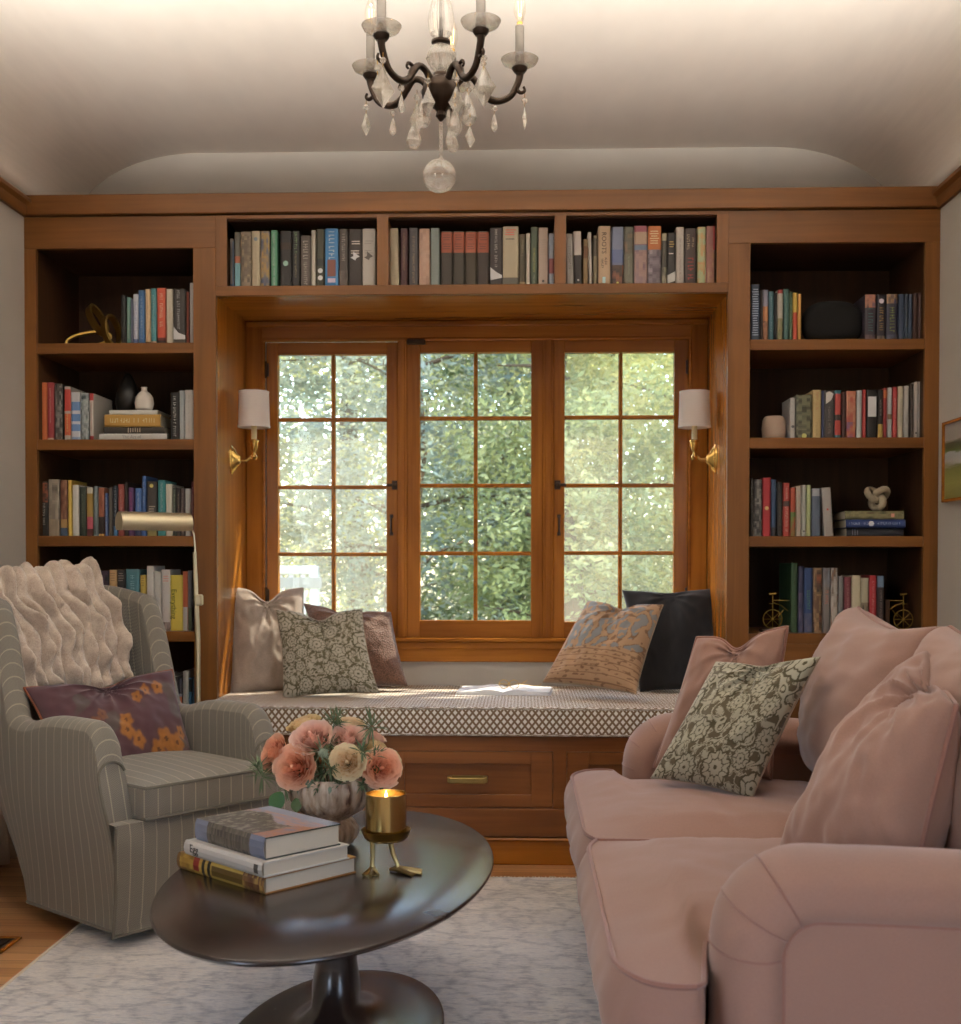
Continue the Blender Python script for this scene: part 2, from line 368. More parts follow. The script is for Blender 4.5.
m = MB(); m.box(xl2, xl2+.012, CY0-.008, CY0+.02, zst, zh0, bev=.003); m.box(xr2-.012, xr2, CY0-.008, CY0+.02, zst, zh0, bev=.003); m.box(xl2, xr2, CY0-.008, CY0+.02, zh0-.010, zh0+.002, bev=.003)
m.box(xl_, xr_, CY0-.014, CY0, zh1-.022, zh1, bev=.004)
m.build('bead', CAS['x'], t, smooth=False)
MB().box(xl_, xr_, CY0-.032, YB+.05, zap, zst, bev=.004).build('stool', CAS['x'], t, smooth=False)
m = MB(); m.box(xl_, xr_, CY0, YB, zab, zap, bev=.002); m.box(xl_, xr_, CY0-.012, CY0+.002, zap-.03, zap, bev=.004); m.build('apron', CAS['x'], t, smooth=False)
# ------------------------------------------------------------------ windows (sashes)
g = NT('window_glass')
fr = g.n('Fresnel', {'IOR': 1.45}).outputs[0]
mx = g.n('MixShader', {0: g.m('MULTIPLY', fr, .45), 1: g.n('BsdfTransparent', {0: (.97, .985, .97)}).outputs[0], 2: g.n('BsdfGlossy', {'Roughness': .02}).outputs[0]})
g.t.links.new(mx.outputs[0], g.out.inputs[0]); GLASS = g.mat
g = NT('insect_screen'); tcs = g.n('TexCoord').outputs['Object']
ns = g.n('TexNoise', {'Vector': tcs, 'Scale': 9.0, 'Detail': 3}).outputs[0]
mx = g.n('MixShader', {0: g.m('MULTIPLY_ADD', ns, .08, .06), 1: g.n('BsdfTransparent').outputs[0], 2: g.n('BsdfDiffuse', {0: lin('c3bba8')}).outputs[0]})
tr = g.n('BsdfTranslucent', {0: lin('dcd4c0')}); mx2 = g.n('MixShader', {0: g.m('MULTIPLY_ADD', ns, .08, .06), 1: g.n('BsdfTransparent').outputs[0], 2: g.n('AddShader', {0: g.n('BsdfDiffuse', {0: lin('8d8678')}).outputs[0], 1: tr.outputs[0]}).outputs[0]})
g.t.links.new(mx2.outputs[0], g.out.inputs[0]); SCREEN = g.mat
SY0, SY1 = .478, .515
def sash(n, xo0, xg0, xg1, xo1, xm, yms, gt, gb, ot, ob, screen, stuff):
    X = lambda p: ay(p, 480, SY0).x; Z = lambda p: ay(480, p, SY0).z
    m = MB(); m.box(X(xo0), X(xg0), SY0, SY1, Z(ob), Z(ot), bev=.002); m.box(X(xg1), X(xo1), SY0, SY1, Z(ob), Z(ot), bev=.002)
    m2 = m; m2.box(X(xg0), X(xg1), SY0, SY1, Z(ob), Z(gb), 1, bev=.002); m2.box(X(xg0), X(xg1), SY0, SY1, Z(gt), Z(ot), 1, bev=.002)
    w = m.build('window_%d' % n, [CAS['z'], CAS['x']], None, (X((xo0+xo1)/2), SY0, Z(ob)), smooth=False, kind='structure')
    m = MB(); h = .0075; m.box(X(xm)-h, X(xm)+h, SY0+.004, SY1, Z(gb), Z(gt), bev=.003)
    for y in yms: m.box(X(xg0), X(xg1), SY0+.005, SY1, Z(y)-h, Z(y)+h, bev=.003)
    m.build('muntin', CAS['x'], w, smooth=False)
    MB().box(X(xg0), X(xg1), .504, .507, Z(gb), Z(gt)).build('pane', GLASS, w, smooth=False)
    if screen: MB().add([(X(xg0)-.01, .545, Z(gb)-.01), (X(xg1)+.01, .545, Z(gb)-.01), (X(xg1)+.01, .545, Z(gt)+.01), (X(xg0)-.01, .545, Z(gt)+.01)], [(0, 1, 2, 3)]).build('screen', SCREEN, w, smooth=False)
    stuff(w, X, Z)
def hinge(w, x, z):
    m = MB(); m.lathe([(1e-4, -.034), (.003, -.033), (.005, -.03), (.005, .03), (.003, .033), (1e-4, .034)], (x, SY0-.008, z), 10); m.box(x-.01, x+.01, SY0-.005, SY0, z-.026, z+.026); m.build('hinge', IRON, w)
def latch(w, xk, zk, sx, xh, zh, X, Z):
    m = MB(); m.lathe([(1e-4, -.018), (.008, -.017), (.011, -.012), (.007, -.006), (.009, 0)], (xk, SY0, zk), 14, axis='y'); m.box(xk-.004+sx*.0, xk+sx*.034, SY0-.010, SY0-.004, zk-.006, zk+.006, bev=.002); m.box(xk-.012, xk+.012, SY0-.003, SY0, zk-.018, zk+.018, bev=.001)
    m.build('latch', IRON, w)
    m = MB(); m.tube([(xh, SY0-.002, zh+.034), (xh, SY0-.016, zh+.028), (xh, SY0-.018, zh), (xh, SY0-.016, zh-.028), (xh, SY0-.002, zh-.034)], .004, 8); m.box(xh-.007, xh+.007, SY0-.002, SY0, zh+.028, zh+.042); m.box(xh-.007, xh+.007, SY0-.002, SY0, zh-.042, zh-.028); m.build('handle', IRON, w)
sash(1, 266.5, 278, 386.5, 397.5, 333, (419, 487, 554.5), 354, 621, 341.5, 637.5, True,
     lambda w, X, Z: (hinge(w, X(266.5), Z(369)), hinge(w, X(266.5), Z(596)), latch(w, X(395), Z(485), -1, X(391.5), Z(525), X, Z)))
def mid(w, X, Z):
    m = MB(); m.box(X(407), X(425.5), SY0-.02, SY0, Z(344.5), Z(338.5), bev=.002); m.build('bolt', IRON, w, smooth=False)
sash(2, 407, 420, 531, 543, 475.5, (418, 485.5, 553.5), 352.5, 620.5, 340, 637.5, False, mid)
sash(3, 553.5, 564.5, 674, 688.5, 620.5, (417.5, 485.5, 553), 353, 621.5, 340, 637.5, True,
     lambda w, X, Z: (hinge(w, X(688), Z(368)), hinge(w, X(688), Z(594)), latch(w, X(557.5), Z(485), 1, X(559), Z(525), X, Z)))
# ------------------------------------------------------------------ window bench
BY = -.2343; ZBT = .4335
t = thing('window_bench', 'wooden window seat base with shaker drawers under the patterned cushion', 'bench', (-.19, 0, 0))
bx0, bx1 = XIL+.015, XIR-.015
bz = lambda y: ay(470, y, BY).z
bX = lambda x: ay(x, 780, BY).x
m = MB(); m.box(bx0, bx1, BY, 0-.002, bz(751), ZBT-.001); m.box(bx0, bx1, BY, -.002, .02, bz(807.5)); m.box(XA+.003, XB-.003, -.002, .4, .02, ZBT-.001)
DR = [(198, 369.5), (382.5, 553), (566.5, 737)]
m.box(bx0, bx1, BY+.03, -.002, .1, .4)
xs = [bx0]+[bX(v) for d in DR for v in d]+[bx1]
for a, b in zip(xs[0::2], xs[1::2]): m.box(a, b, BY, BY+.04, bz(807.5), bz(751))
m.build('body', BEN['x'], t, smooth=False)
for (p, q) in DR:
    a, b = bX(p)+.0015, bX(q)-.0015; z0, z1 = bz(807), bz(751.5); w = .056; d0, d1 = BY-.001, BY+.02
    m = MB(); m.box(a, a+w*1.3, d0, d1, z0, z1, bev=.001); m.box(b-w*1.3, b, d0, d1, z0, z1, bev=.001); m.box(a+w*1.3, b-w*1.3, d0, d1, z0, z0+w*.75, bev=.001); m.box(a+w*1.3, b-w*1.3, d0, d1, z1-w*.75, z1, bev=.001); m.box(a+w, b-w, BY+.010, BY+.022, z0+.03, z1-.03)
    dr = m.build('drawer', BEN['x'], t, smooth=False)
    c = (a+b)/2; z = (z0+z1)/2; h = .068
    m = MB(); m.box(c-h, c-h+.014, d0-.018, BY+.010, z-.009, z+.011, bev=.002); m.box(c+h-.014, c+h, d0-.018, BY+.010, z-.009, z+.011, bev=.002); m.box(c-h+.006, c+h-.006, d0-.02, d0-.012, z-.012, z+.008, bev=.003); m.box(c-h+.01, c+h-.01, BY+.005, BY+.010, z-.009, z+.012)
    m.build('pull', ABRASS, dr, smooth=False)
m = MB(); m.box(bx0-.004, bx1+.004, BY-.008, BY, bz(836), bz(808), bev=.002); m.build('kick_board', BEN['x'], t, smooth=False)
m = MB(); zk = bz(836.5); m.box(bx0-.01, bx1+.01, BY-.016, BY, .0, zk, bev=.004); m.box(bx0-.01, bx1+.01, BY-.022, BY, zk-.012, zk, bev=.005); m.build('base_board', CAS['x'], t, smooth=False)
# seat cushion
g = NT('lattice_fabric'); uv = g.n('UVMap').outputs[0]; s_ = g.n('SeparateXYZ', {0: uv}); P = .0235
a = g.m('FRACT', g.m('DIVIDE', g.m('ADD', s_.outputs[0], g.m('MULTIPLY', s_.outputs[1], .80)), P)); b = g.m('FRACT', g.m('DIVIDE', g.m('SUBTRACT', s_.outputs[0], g.m('MULTIPLY', s_.outputs[1], .80)), P))
da = g.m('ABSOLUTE', g.m('SUBTRACT', a, .5)); db = g.m('ABSOLUTE', g.m('SUBTRACT', b, .5)); dm = g.m('MAXIMUM', da, db)
k = g.ramp(dm, [(.28, (1, 1, 1)), (.35, (0, 0, 0))])
wv = g.n('TexNoise', {'Vector': uv, 'Scale': 700.0}).outputs[0]
LATT = g.bsdf(g.mix(k, g.mix(wv, lin('6a5138'), lin('8b6f4f')), g.mix(wv, lin('e6e0d6'), lin('f6f2ea'))), .85, bump=wv, bs=.2)
def rbox_surface(x0, x1, y0, y1, z0, z1, r, n=5, nx=24, puff=0.0, uvs=1.0, pufffn=None):
    """rounded block cushion; uv in metres"""
    m = MB(); prof = []                # ring profile from bottom centre to top centre (inset, z)
    for k in range(n+1):
        a = math.pi/2*k/n; prof.append((r*(1-math.sin(a)), z0+r*(1-math.cos(a))))
    for k in range(n+1):
        a = math.pi/2*k/n; prof.append((r*(1-math.cos(a)), z1-r*(1-math.sin(a))))
    def ring(ins):
        pts = []; rc = .02
        X0, X1, Y0, Y1 = x0+ins, x1-ins, y0+ins, y1-ins
        cs = [(X1-rc, Y0+rc, -90), (X1-rc, Y1-rc, 0), (X0+rc, Y1-rc, 90), (X0+rc, Y0+rc, 180)]
        for i, (cx, cy, a0) in enumerate(cs):
            for q in range(5): a = R(a0+22.5*q); pts.append((cx+rc*math.cos(a), cy+rc*math.sin(a)))
            nx_ = cs[(i+1) % 4]; a = R(a0+90); p = (cx+rc*math.cos(a), cy+rc*math.sin(a)); a2 = R(nx_[2]); q2 = (nx_[0]+rc*math.cos(a2), nx_[1]+rc*math.sin(a2))
            for q in range(1, nx): pts.append((p[0]+(q2[0]-p[0])*q/nx, p[1]+(q2[1]-p[1])*q/nx))
        return pts
    G = []; U = []
    base = ring(0); per = [0]
    for i in range(1, len(base)): per.append(per[-1]+math.dist(base[i], base[i-1]))
    for i, (ins, z) in enumerate(prof):
        rg = ring(ins); G.append([(p[0], p[1], z) for p in rg]); U.append([(per[j]*uvs, z*uvs) for j in range(len(rg))])
    m.grid([list(r_) for r_ in zip(*G)], [list(r_) for r_ in zip(*U)], cu=True)
    for ins, z, fl_ in ((r, z1, False), (r, z0, True)):
        X0, X1, Y0, Y1 = x0+ins, x1-ins, y0+ins, y1-ins; N = nx; g_ = []; u_ = []
        for i in range(N+1):
            row = []; ur = []
            for j in range(N+1):
                u, v = i/N, j/N; x = X0+(X1-X0)*u; y = Y0+(Y1-Y0)*v
                zz = z+(puff*(math.sin(math.pi*u)*math.sin(math.pi*v))**.5 if not fl_ else 0)
                row.append((x, y, zz)); ur.append((x*uvs, y*uvs))
            g_.append(row); u_.append(ur)
        m.grid(g_, u_, flip=fl_)
    return m
ZCU = .5315
t = thing('bench_cushion', 'long window seat cushion in cream and brown lattice print', 'cushion', (-.19, .1, ZBT))
m = rbox_surface(XA+.004, XB-.004, -.2506, .482, ZBT+.001, ZCU, .012, puff=.0)
m.build('cover', LATT, t)
def rect_loop(x0, x1, y0, y1, z, n=30):
    c = [(x0, y0), (x1, y0), (x1, y1), (x0, y1)]; P = []
    for i in range(4):
        a, b = c[i], c[(i+1) % 4]
        for k in range(n): P.append((a[0]+(b[0]-a[0])*k/n, a[1]+(b[1]-a[1])*k/n, z))
    return P
m = MB(); m.tube(rect_loop(XA+.007, XB-.007, -.249, .478, ZCU-.004), .004, 6, closed=True); m.tube(rect_loop(XA+.007, XB-.007, -.249, .478, ZBT+.006), .004, 6, closed=True); m.build('piping', LATT, t)
# ------------------------------------------------------------------ books
GAIN = 1.15
def bc(h, g=None):
    c = lin(h); l = .3*c[0]+.6*c[1]+.1*c[2]; return tuple(min(.85, (v*.86+l*.14)*(g or GAIN)) for v in c)
def text_mb(txt, size, M, ext=.0004, mi=0, align='CENTER', sx=1.0):
    c = bpy.data.curves.new('lettering', 'FONT'); c.body = txt; c.size = size; c.extrude = ext; c.resolution_u = 2
    c.align_x = align; c.align_y = 'CENTER'
    o = bpy.data.objects.new('lettering', c); COL.objects.link(o); dg = bpy.context.evaluated_depsgraph_get()
    me = bpy.data.meshes.new_from_object(o.evaluated_get(dg)); m = MB()
    m.add([M @ Vector((v.co.x*sx, v.co.y, v.co.z)) for v in me.vertices], [tuple(p.vertices) for p in me.polygons], mi)
    bpy.data.objects.remove(o); bpy.data.curves.remove(c); bpy.data.meshes.remove(me); return m
# text running down a spine: letters' x axis -> -z, letters' up -> +x, face towards -Y
def M_down(x, y, z): return Matrix(((0, 1, 0, x), (0, 0, -1, y), (-1, 0, 0, z), (0, 0, 0, 1)))
def M_flat(x, y, z): return Matrix(((1, 0, 0, x), (0, 0, -1, y), (0, 1, 0, z), (0, 0, 0, 1)))
LABELS = set(); BOOKRND = random.Random(3)
def spine_mesh(w, h, dep, col, deco, rnd, flatbook=False):
    """book standing at the origin: spine at y=0 facing -Y, x 0..w, z 0..h"""
    m = MB(); c0 = bc(col); pg = (.62, .55, .44); t_ = .0018
    cuts = {0.0, 1.0}
    for d in deco:
        if d[0] == 'b': cuts |= {d[1], d[2]}
        if d[0] == 'm':
            for k in range(int((d[2]-d[1])*30)+1): cuts.add(round(d[1]+k/30, 4))
            cuts.add(d[2])
    cuts = sorted(cuts); xs = [0, .12, .35, .65, .88, 1]; dy = [.0035, .0008, 0, 0, .0008, .0035]
    grain = rnd.random()*10
    for z0, z1 in zip(cuts, cuts[1:]):
        zc = (z0+z1)/2; base = c0; mot = None
        for d in deco:
            if d[0] == 'b' and d[1] <= zc <= d[2]: base = bc(d[3])
            if d[0] == 'm' and d[1] <= zc <= d[2]: mot = d[3]
        for i in range(5):
            c = base
            if mot:
                v = noise.noise(Vector((i*.55+grain, zc*7+grain, grain)))*.5+.5; v = min(.999, max(0, (v-.2)/.6))*(len(mot)-1); q_ = int(v); fr_ = v-q_; c = tuple(a_*(1-fr_)+b_*fr_ for a_, b_ in zip(bc(mot[q_]), bc(mot[min(q_+1, len(mot)-1)])))
            m.add([(xs[i]*w, dy[i], z0*h), (xs[i+1]*w, dy[i+1], z0*h), (xs[i+1]*w, dy[i+1], z1*h), (xs[i]*w, dy[i], z1*h)], [(0, 1, 2, 3)], 0, col=c)
    m.box(0, t_, .0035, dep, 0, h, 0, col=c0); m.box(w-t_, w, .0035, dep, 0, h, 0, col=c0)
    m.box(t_, w-t_, .003, dep-.004, .0025, h-.003, 1, col=pg)
    m.add([(0, .0035, h), (w, .0035, h), (w*.88, .0008, h), (w*.65, 0, h), (w*.35, 0, h), (w*.12, .0008, h)], [(0, 1, 2, 3, 4, 5)], 0, col=c0)
    yf = -.0006
    for d in deco:
        if d[0] in 'tT':                    # running lettering strokes, unreadable at this size
            z = d[2]*h; wf = (d[4] if len(d) > 4 else .42)*.72; cw = w*wf; cc = tuple(.62*a_+.38*b_ for a_, b_ in zip(bc(d[3], 1.5), c0)); x0 = w*(d[5] if len(d) > 5 else .5)-cw/2
            while z > d[1]*h:
                lh = cw*rnd.uniform(.35, .6)
                if rnd.random() < .16: z -= lh*.8; continue
                a = rnd.random()
                m.add([(x0, yf, z), (x0+cw, yf, z), (x0+cw, yf, z-lh*.3), (x0, yf, z-lh*.3)], [(3, 2, 1, 0)], 0, col=cc)
                if a < .7:
                    xx = x0+cw*rnd.choice((0, .4, .75)); m.add([(xx, yf, z-lh*.3), (xx+cw*.25, yf, z-lh*.3), (xx+cw*.25, yf, z-lh*.8), (xx, yf, z-lh*.8)], [(3, 2, 1, 0)], 0, col=cc)
                z -= lh+cw*.12
        if d[0] == 'l':                     # horizontal rows of small lettering
            z = d[2]*h
            while z > d[1]*h:
                a = rnd.uniform(.12, .25); b = rnd.uniform(.7, .88)
                m.add([(w*a, yf, z), (w*b, yf, z), (w*b, yf, z-.0035), (w*a, yf, z-.0035)], [(3, 2, 1, 0)], 0, col=bc(d[3], 1.9)); z -= .0085
        if d[0] == 'd':
            r = d[3]*w; P = [(w*(d[4] if len(d) > 4 else .5)+r*math.cos(q*math.pi/6), yf, d[1]*h+r*math.sin(q*math.pi/6)) for q in range(12)]
            m.add(P, [tuple(range(12))], 0, col=bc(d[2], 1.9))
        if d[0] == 'p':                     # small shape given as polygon in (x, z) fractions
            m.add([(w*a, yf, h*b) for a, b in d[2]], [tuple(range(len(d[2])))], 0, col=bc(d[1], 1.9))
    return m
def mklabel(s):
    w = s.split(); assert 4 <= len(w) <= 16, (len(w), s); assert s not in LABELS, s; LABELS.add(s); return s
def row(shelf, crop, z0, items, group, Y=.05, dep=.15):
    ox_, oy_, sc_ = crop; n = len(items); names = [it[4] for it in items]; used = set()
    for i, it in enumerate(items):
        x0, x1, yt, col, cn = it[:5]; deco = it[5] if len(it) > 5 else []; op = it[6] if len(it) > 6 else {}
        Yb = op.get('Y', Y); px0, px1, py = ox_+x0*sc_, ox_+x1*sc_, oy_+yt*sc_
        a = ay(px0, py+20, Yb).x+.0006; b = ay(px1, py+20, Yb).x-.0006; h = ay(px0, py, Yb).z-z0
        zb = z0+op.get('dz', 0); h -= op.get('dz', 0)
        rnd = random.Random(int(x0*13+yt)); dp = op.get('dep', dep)*rnd.uniform(.9, 1.05)
        m = spine_mesh(b-a, h, dp, col, deco, rnd)
        o = m.build('book', [BOOKM, BOOKM], None, smooth=False); o.location = (a, Yb, zb)
        if 'lean' in op:
            o.rotation_euler = (0, R(op['lean']), 0)
            if op['lean'] > 0: pass
        if i == 0: rel = 'leftmost'
        elif i == n-1: rel = 'rightmost'
        else: rel = 'right of the %s one' % names[i-1].replace(' book', '')
        if op.get('rel'): rel = op['rel']
        pv = names[i-1]; V_ = ['%s book on the %s, %s' % (cn, shelf, rel)]
        if i and not op.get('rel'):
            V_ += ['%s book on the %s, after the %s one' % (cn, shelf, pv), '%s book, %s, after the %s one' % (cn, shelf, pv), '%s book, %s, after %s' % (cn, shelf, pv)]
            if i < n-1: V_ += ['%s book, %s, between %s and %s' % (cn, shelf, pv, names[i+1])]
        V_ = [v for v in V_ if len(v.split()) <= 16 and v not in LABELS]; s = V_[0] if V_ else '%s book, %s' % (cn, shelf)
        tag(o, mklabel(s), 'book', group)
        for tx in op.get('text', []):
            txt, size, fx, fz, tc, mode = tx
            M = (M_down if mode == 'd' else M_flat)((b-a)*fx, -.001, h*fz)
            text_mb(txt, size, M).build('lettering', plain_cache(tc), o, smooth=False, local=True)
_pc = {}
def plain_cache(h):
    if h not in _pc: _pc[h] = plain('ink_'+h, h, .6)
    return _pc[h]
T = lambda c='e8e0d0', a=.12, b=.88, w=.4, x=.5: ('t', a, b, c, w, x)
B = lambda a, b, c: ('b', a, b, c)
MT = lambda a, b, *p: ('m', a, b, list(p))
C1 = (0, 180, 240/961)
row("left bookcase's top shelf", C1, ZS[0], [
 (483, 504, 462, '1d1d1c', 'thin black'), (506, 522, 470, '6fa090', 'mint green', [T('d8e0d0')]), (523, 532, 476, '6a6a86', 'thin lavender'),
 (533, 553, 457, 'c8cad6', 'white and blue', [T('4a5a9a', .05, .85, .6), B(0, .12, '5a6aa0')]), (554, 579, 441, '3f72a8', 'mid blue', [T('a8c4e0')]),
 (581, 602, 437, 'd2b184', 'tan', [T('6a5030', .2, .8, .3), B(0, .06, '60482c')]), (603, 626, 434, '3a8a90', 'teal', [T('b0d8d8'), B(.02, .07, 'c8a080')]),
 (628, 663, 432, 'd2512a', 'orange-red', [T('f0c0a0', .3, .9, .5), B(0, .08, '33201a'), B(.08, .13, '6a2418')]), (665, 692, 437, 'c6bba6', 'cream', [T('9a8f7c', .2, .8, .3)]),
 (694, 742, 436, '3d3732', 'charcoal white-titled', [T('d8d2c6', .3, .97, .34, .42), B(0, .1, '4a4440'), ('p', 'cfc8ba', [(0, .1), (1, .1), (1, .17), (.4, .22), (0, .33)])]),
 (745, 757, 448, '8a3820', 'thin brick red', [], {'dep': .13}), (759, 775, 412, 'b9b6b2', 'tall pale grey')], 'books on the left bookcase shelves')
C2 = (0, 370, 240/961)
row("left bookcase's second shelf", C2, ZS[1], [
 (163, 187, 50, 'd26a24', 'plain orange'), (188, 215, 50, 'a83038', 'crimson', [T('d8b0a0', .3, .9, .3), B(.0, .05, 'c8a890')]), (218, 249, 55, '3e3c3a', 'black and white patterned', [MT(0, 1, '24221f', '8e8a84', '3a3834', '5a5650')]),
 (256, 283, 66, 'b0a9a0', 'grey red-spined', [B(.55, .95, 'c83a28'), B(.1, .5, 'd05a24'), T('e8c040', .1, .5, .3)]), (284, 321, 88, 'cfcfd2', 'white blue-panelled', [B(.62, .8, '6a92c8'), B(.4, .55, '5c88c0'), B(.2, .34, '6a92c8'), B(.02, .08, '8aa8d0')]),
 (323, 355, 92, '5c6a6c', 'grey-teal marbled', [MT(0, 1, '39484a', 'a8b0b0', '5c6a6c')]), (357, 374, 93, 'c9c2b6', 'white and red', [B(.85, 1, 'b8302c'), B(0, .1, 'b8302c'), T('b05048', .2, .8)], {'dep': .2}),
 (682, 717, 90, '2a2624', 'black white-labelled', [T('cfc9c0', .35, .92, .45), T('cfc9c0', .08, .3, .45)], {'rel': 'just right of the horizontal stack'}), (718, 738, 82, 'a8b0b4', 'pale blue-grey'), (739, 775, 80, 'c8c4be', 'wide off-white', [T('8a8680', .15, .9, .3)])], 'books on the left bookcase shelves')
# flat stack on the second shelf
def flat_book(px0, px1, zb, zt, col, label, crop, Y=.045, dep=.17, deco=[], group=None, texts=[], rz=0):
    ox_, oy_, sc_ = crop
    a = ay(ox_+px0*sc_, 440, Y).x; b = ay(ox_+px1*sc_, 440, Y).x
    w = b-a; h = zt-zb; rnd = random.Random(int(px0)); m = spine_mesh(h, w, dep, col, deco, rnd)
    # lie it down: spine's long axis along X
    m.xf(Matrix(((0, 0, 1, -w/2), (0, 1, 0, 0), (-1, 0, 0, h), (0, 0, 0, 1))))
    m.f = [f for f in m.f]
    o = m.build('book', [BOOKM, BOOKM], None, smooth=False); o.location = (a+w/2, Y, zb); o.rotation_euler = (0, 0, rz)
    tag(o, mklabel(label), 'book', group)
    for txt, size, fx, fz, tc in texts:
        text_mb(txt, size, M_flat((fx-.5)*w, -.001, fz*h)).build('lettering', plain_cache(tc), o, smooth=False, local=True)
    return o
zz = [ZS[1]+v for v in (0, .0255, .0505, .0945, .1115)]
flat_book(397, 668, zz[0]+.0002, zz[1], 'c4c2bd', 'white book lying at the bottom of the stack on the left bookcase', C2, group='books stacked flat on the shelves', texts=[('The Art of', .016, .48, .5, '8a8a88')])
flat_book(416, 660, zz[1]+.0004, zz[2], '38322c', 'black book lying second from the bottom of the stack beneath the white vase', C2, .05, deco=[('l', .4, .6, '8a8070')], group='books stacked flat on the shelves')
flat_book(418, 642, zz[2]+.0004, zz[3], 'c0912f', 'mustard yellow book lying in the stack beneath the small white vase', C2, .045, deco=[T('e0cf9a', .08, .92, .5)], group='books stacked flat on the shelves')
flat_book(438, 630, zz[3]+.0004, zz[4], 'd6d3cc', 'thin white book lying on top of the stack, under the white vase', C2, .05, deco=[], group='books stacked flat on the shelves')
row("left bookcase's third shelf", C2, ZS[2], [
 (160, 191, 447, '2b2622', 'black orange-lettered', [MT(.62, .98, 'c8642c', '2b2622', 'c8642c'), T('c8c0b0', .2, .6, .45)]), (193, 237, 438, '857a6c', 'beige photographic', [MT(.3, 1, '8a8072', 'a89a86', '6c6256'), MT(0, .3, 'a8977c', '8f8068')]),
 (240, 269, 440, '7c4c34', 'brown and blue', [MT(.3, 1, 'a87858', '7c4c34', '5a3424'), B(0, .15, '3c5470'), B(.15, .3, 'b08a48')]), (271, 288, 441, 'd8b432', 'yellow'),
 (289, 315, 460, 'd8d4cb', 'white', [T('a0a09c', .5, .8, .3)]), (317, 344, 468, '3c4436', 'dark green', [T('8a9078', .2, .85, .3)]), (346, 372, 471, '6f6a30', 'olive pink-banded', [B(.88, 1, 'd8d0b8'), B(.4, .88, 'b08c30'), B(.15, .4, 'c85468'), B(0, .15, '5a2424')]),
 (374, 392, 465, '7c8a8c', 'slim blue-grey'), (393, 417, 471, '9a5434', 'rust and black', [MT(.45, 1, 'b46844', '8a4c34'), B(0, .4, '33241f'), B(0, .05, 'c89a40')]), (419, 432, 493, '4c6498', 'short blue', [T('c0c8e0', .1, .9, .5)]),
 (434, 450, 470, '5c564f', 'slim grey'), (452, 470, 463, '26303c', 'black and blue', [T('d0d0d0', .4, .95, .45), B(0, .2, '4a84b8')]), (472, 496, 457, 'a44c40', 'brick red', [T('d8a898', .1, .9, .35)]), (498, 511, 448, '3c2c28', 'dark brown'),
 (513, 536, 471, '5a3464', 'purple', [T('c84c9c', .25, .9, .4)]), (540, 566, 473, '4a74b4', 'royal blue', [T('a8c0e0', .3, .9, .4), B(.0, .12, '2c3c68')]), (568, 584, 424, '3c609c', 'tall slim blue', [T('c0cce0', .5, .9, .3)]),
 (587, 627, 446, '3f3833', 'wide charcoal', [('d', .92, 'c8a848', .2), ('l', .4, .55, '8a8070'), B(0, .12, '8c8440')]), (631, 662, 441, '2e8a8c', 'wide teal', [T('b8dcd8', .35, .95, .4)]), (663, 689, 457, 'c8c3b2', 'pale cream', [T('8a8878', .3, .9, .3), B(.12, .24, 'b8b040')]),
 (690, 705, 470, '3c4438', 'narrow dark green', [T('a8a890', .3, .95, .6)]), (706, 722, 473, '3a3230', 'narrow black', [T('b8a890', .1, .9, .5)]), (723, 739, 473, '5a4a46', 'taupe', [T('988c84', .3, .9, .3)]), (741, 762, 475, 'bdbdb8', 'light grey', [T('8a8a86', .5, .9, .3)]), (765, 776, 447, '7c2f38', 'maroon', [T('d0c0b8', .2, .9, .6)])], 'books on the left bookcase shelves')
C3 = (80, 540, 120/961)
row("left bookcase's fourth shelf", C3, ZS[3], [
 (-60, 5, 262, '5a4034', 'brown cloth'), (6, 50, 275, '6a6a70', 'mid grey'), (52, 88, 285, 'c8c4be', 'narrow white'), (92, 145, 248, '3f3230', 'dark brown', [T('80706a', .5, .9, .4)]), (147, 228, 248, '33292c', 'wide near-black', [MT(.5, 1, '33292c', '5a3c4c', '2c2c34')]),
 (232, 291, 240, 'd0a468', 'sandy tan', [('l', .8, .95, '8a6a40')]), (296, 362, 240, '2c2624', 'black', [('l', .8, .95, '6a6058')]), (366, 474, 234, '4a808c', 'wide slate-teal', [T('8ab8c0', .55, .9, .4)]), (480, 526, 280, 'd4b43c', 'short yellow', [('l', .8, .95, '8a7430')]),
 (533, 590, 208, 'd8d2cc', 'tallest white', [B(.0, .55, 'd0cac4')]), (592, 648, 253, 'ccc8c2', 'plain off-white'), (651, 720, 238, 'd6ccc6', 'pinkish-white', [('l', .82, .9, 'c08070'), T('908a86', .3, .78, .25, .3), MT(0, .14, '3c3836', 'b09a90')]),
 (722, 820, 282, 'e0c51e', 'bright yellow', [], {'text': [('Everything', .026, .3, .48, '4c5a20', 'd')]}), (822, 860, 252, 'cf6430', 'narrow orange', [B(0, .4, 'c8c2bc')]), (862, 895, 244, '6a6a72', 'grey and leaf-green', [MT(0, .38, '2c3c2a', '5a6a4a', '3c4438')])], 'books on the left bookcase shelves')
C4 = (150, 640, 60/878)
row("left bookcase's lowest shelf", C4, ZS[4]-.0, [
 (200, 300, 520, 'b4aca0', 'grey-beige'), (305, 405, 540, '4c443f', 'dark taupe'), (410, 470, 560, '38343c', 'black and orange', [B(0, .62, 'cf6a30'), B(.62, .68, '8a8a90')]), (478, 560, 460, 'cdc5b4', 'tall cream', [T('5a564e', .45, .95, .4)]), (566, 615, 560, '4a84b4', 'pale blue', [B(.72, .98, '2a2624')]), (620, 700, 575, '2c6c98', 'deep blue', [T('a0c0d8', .3, .9, .3)])], 'books on the left bookcase shelves')
C5 = (730, 220, 231/961)
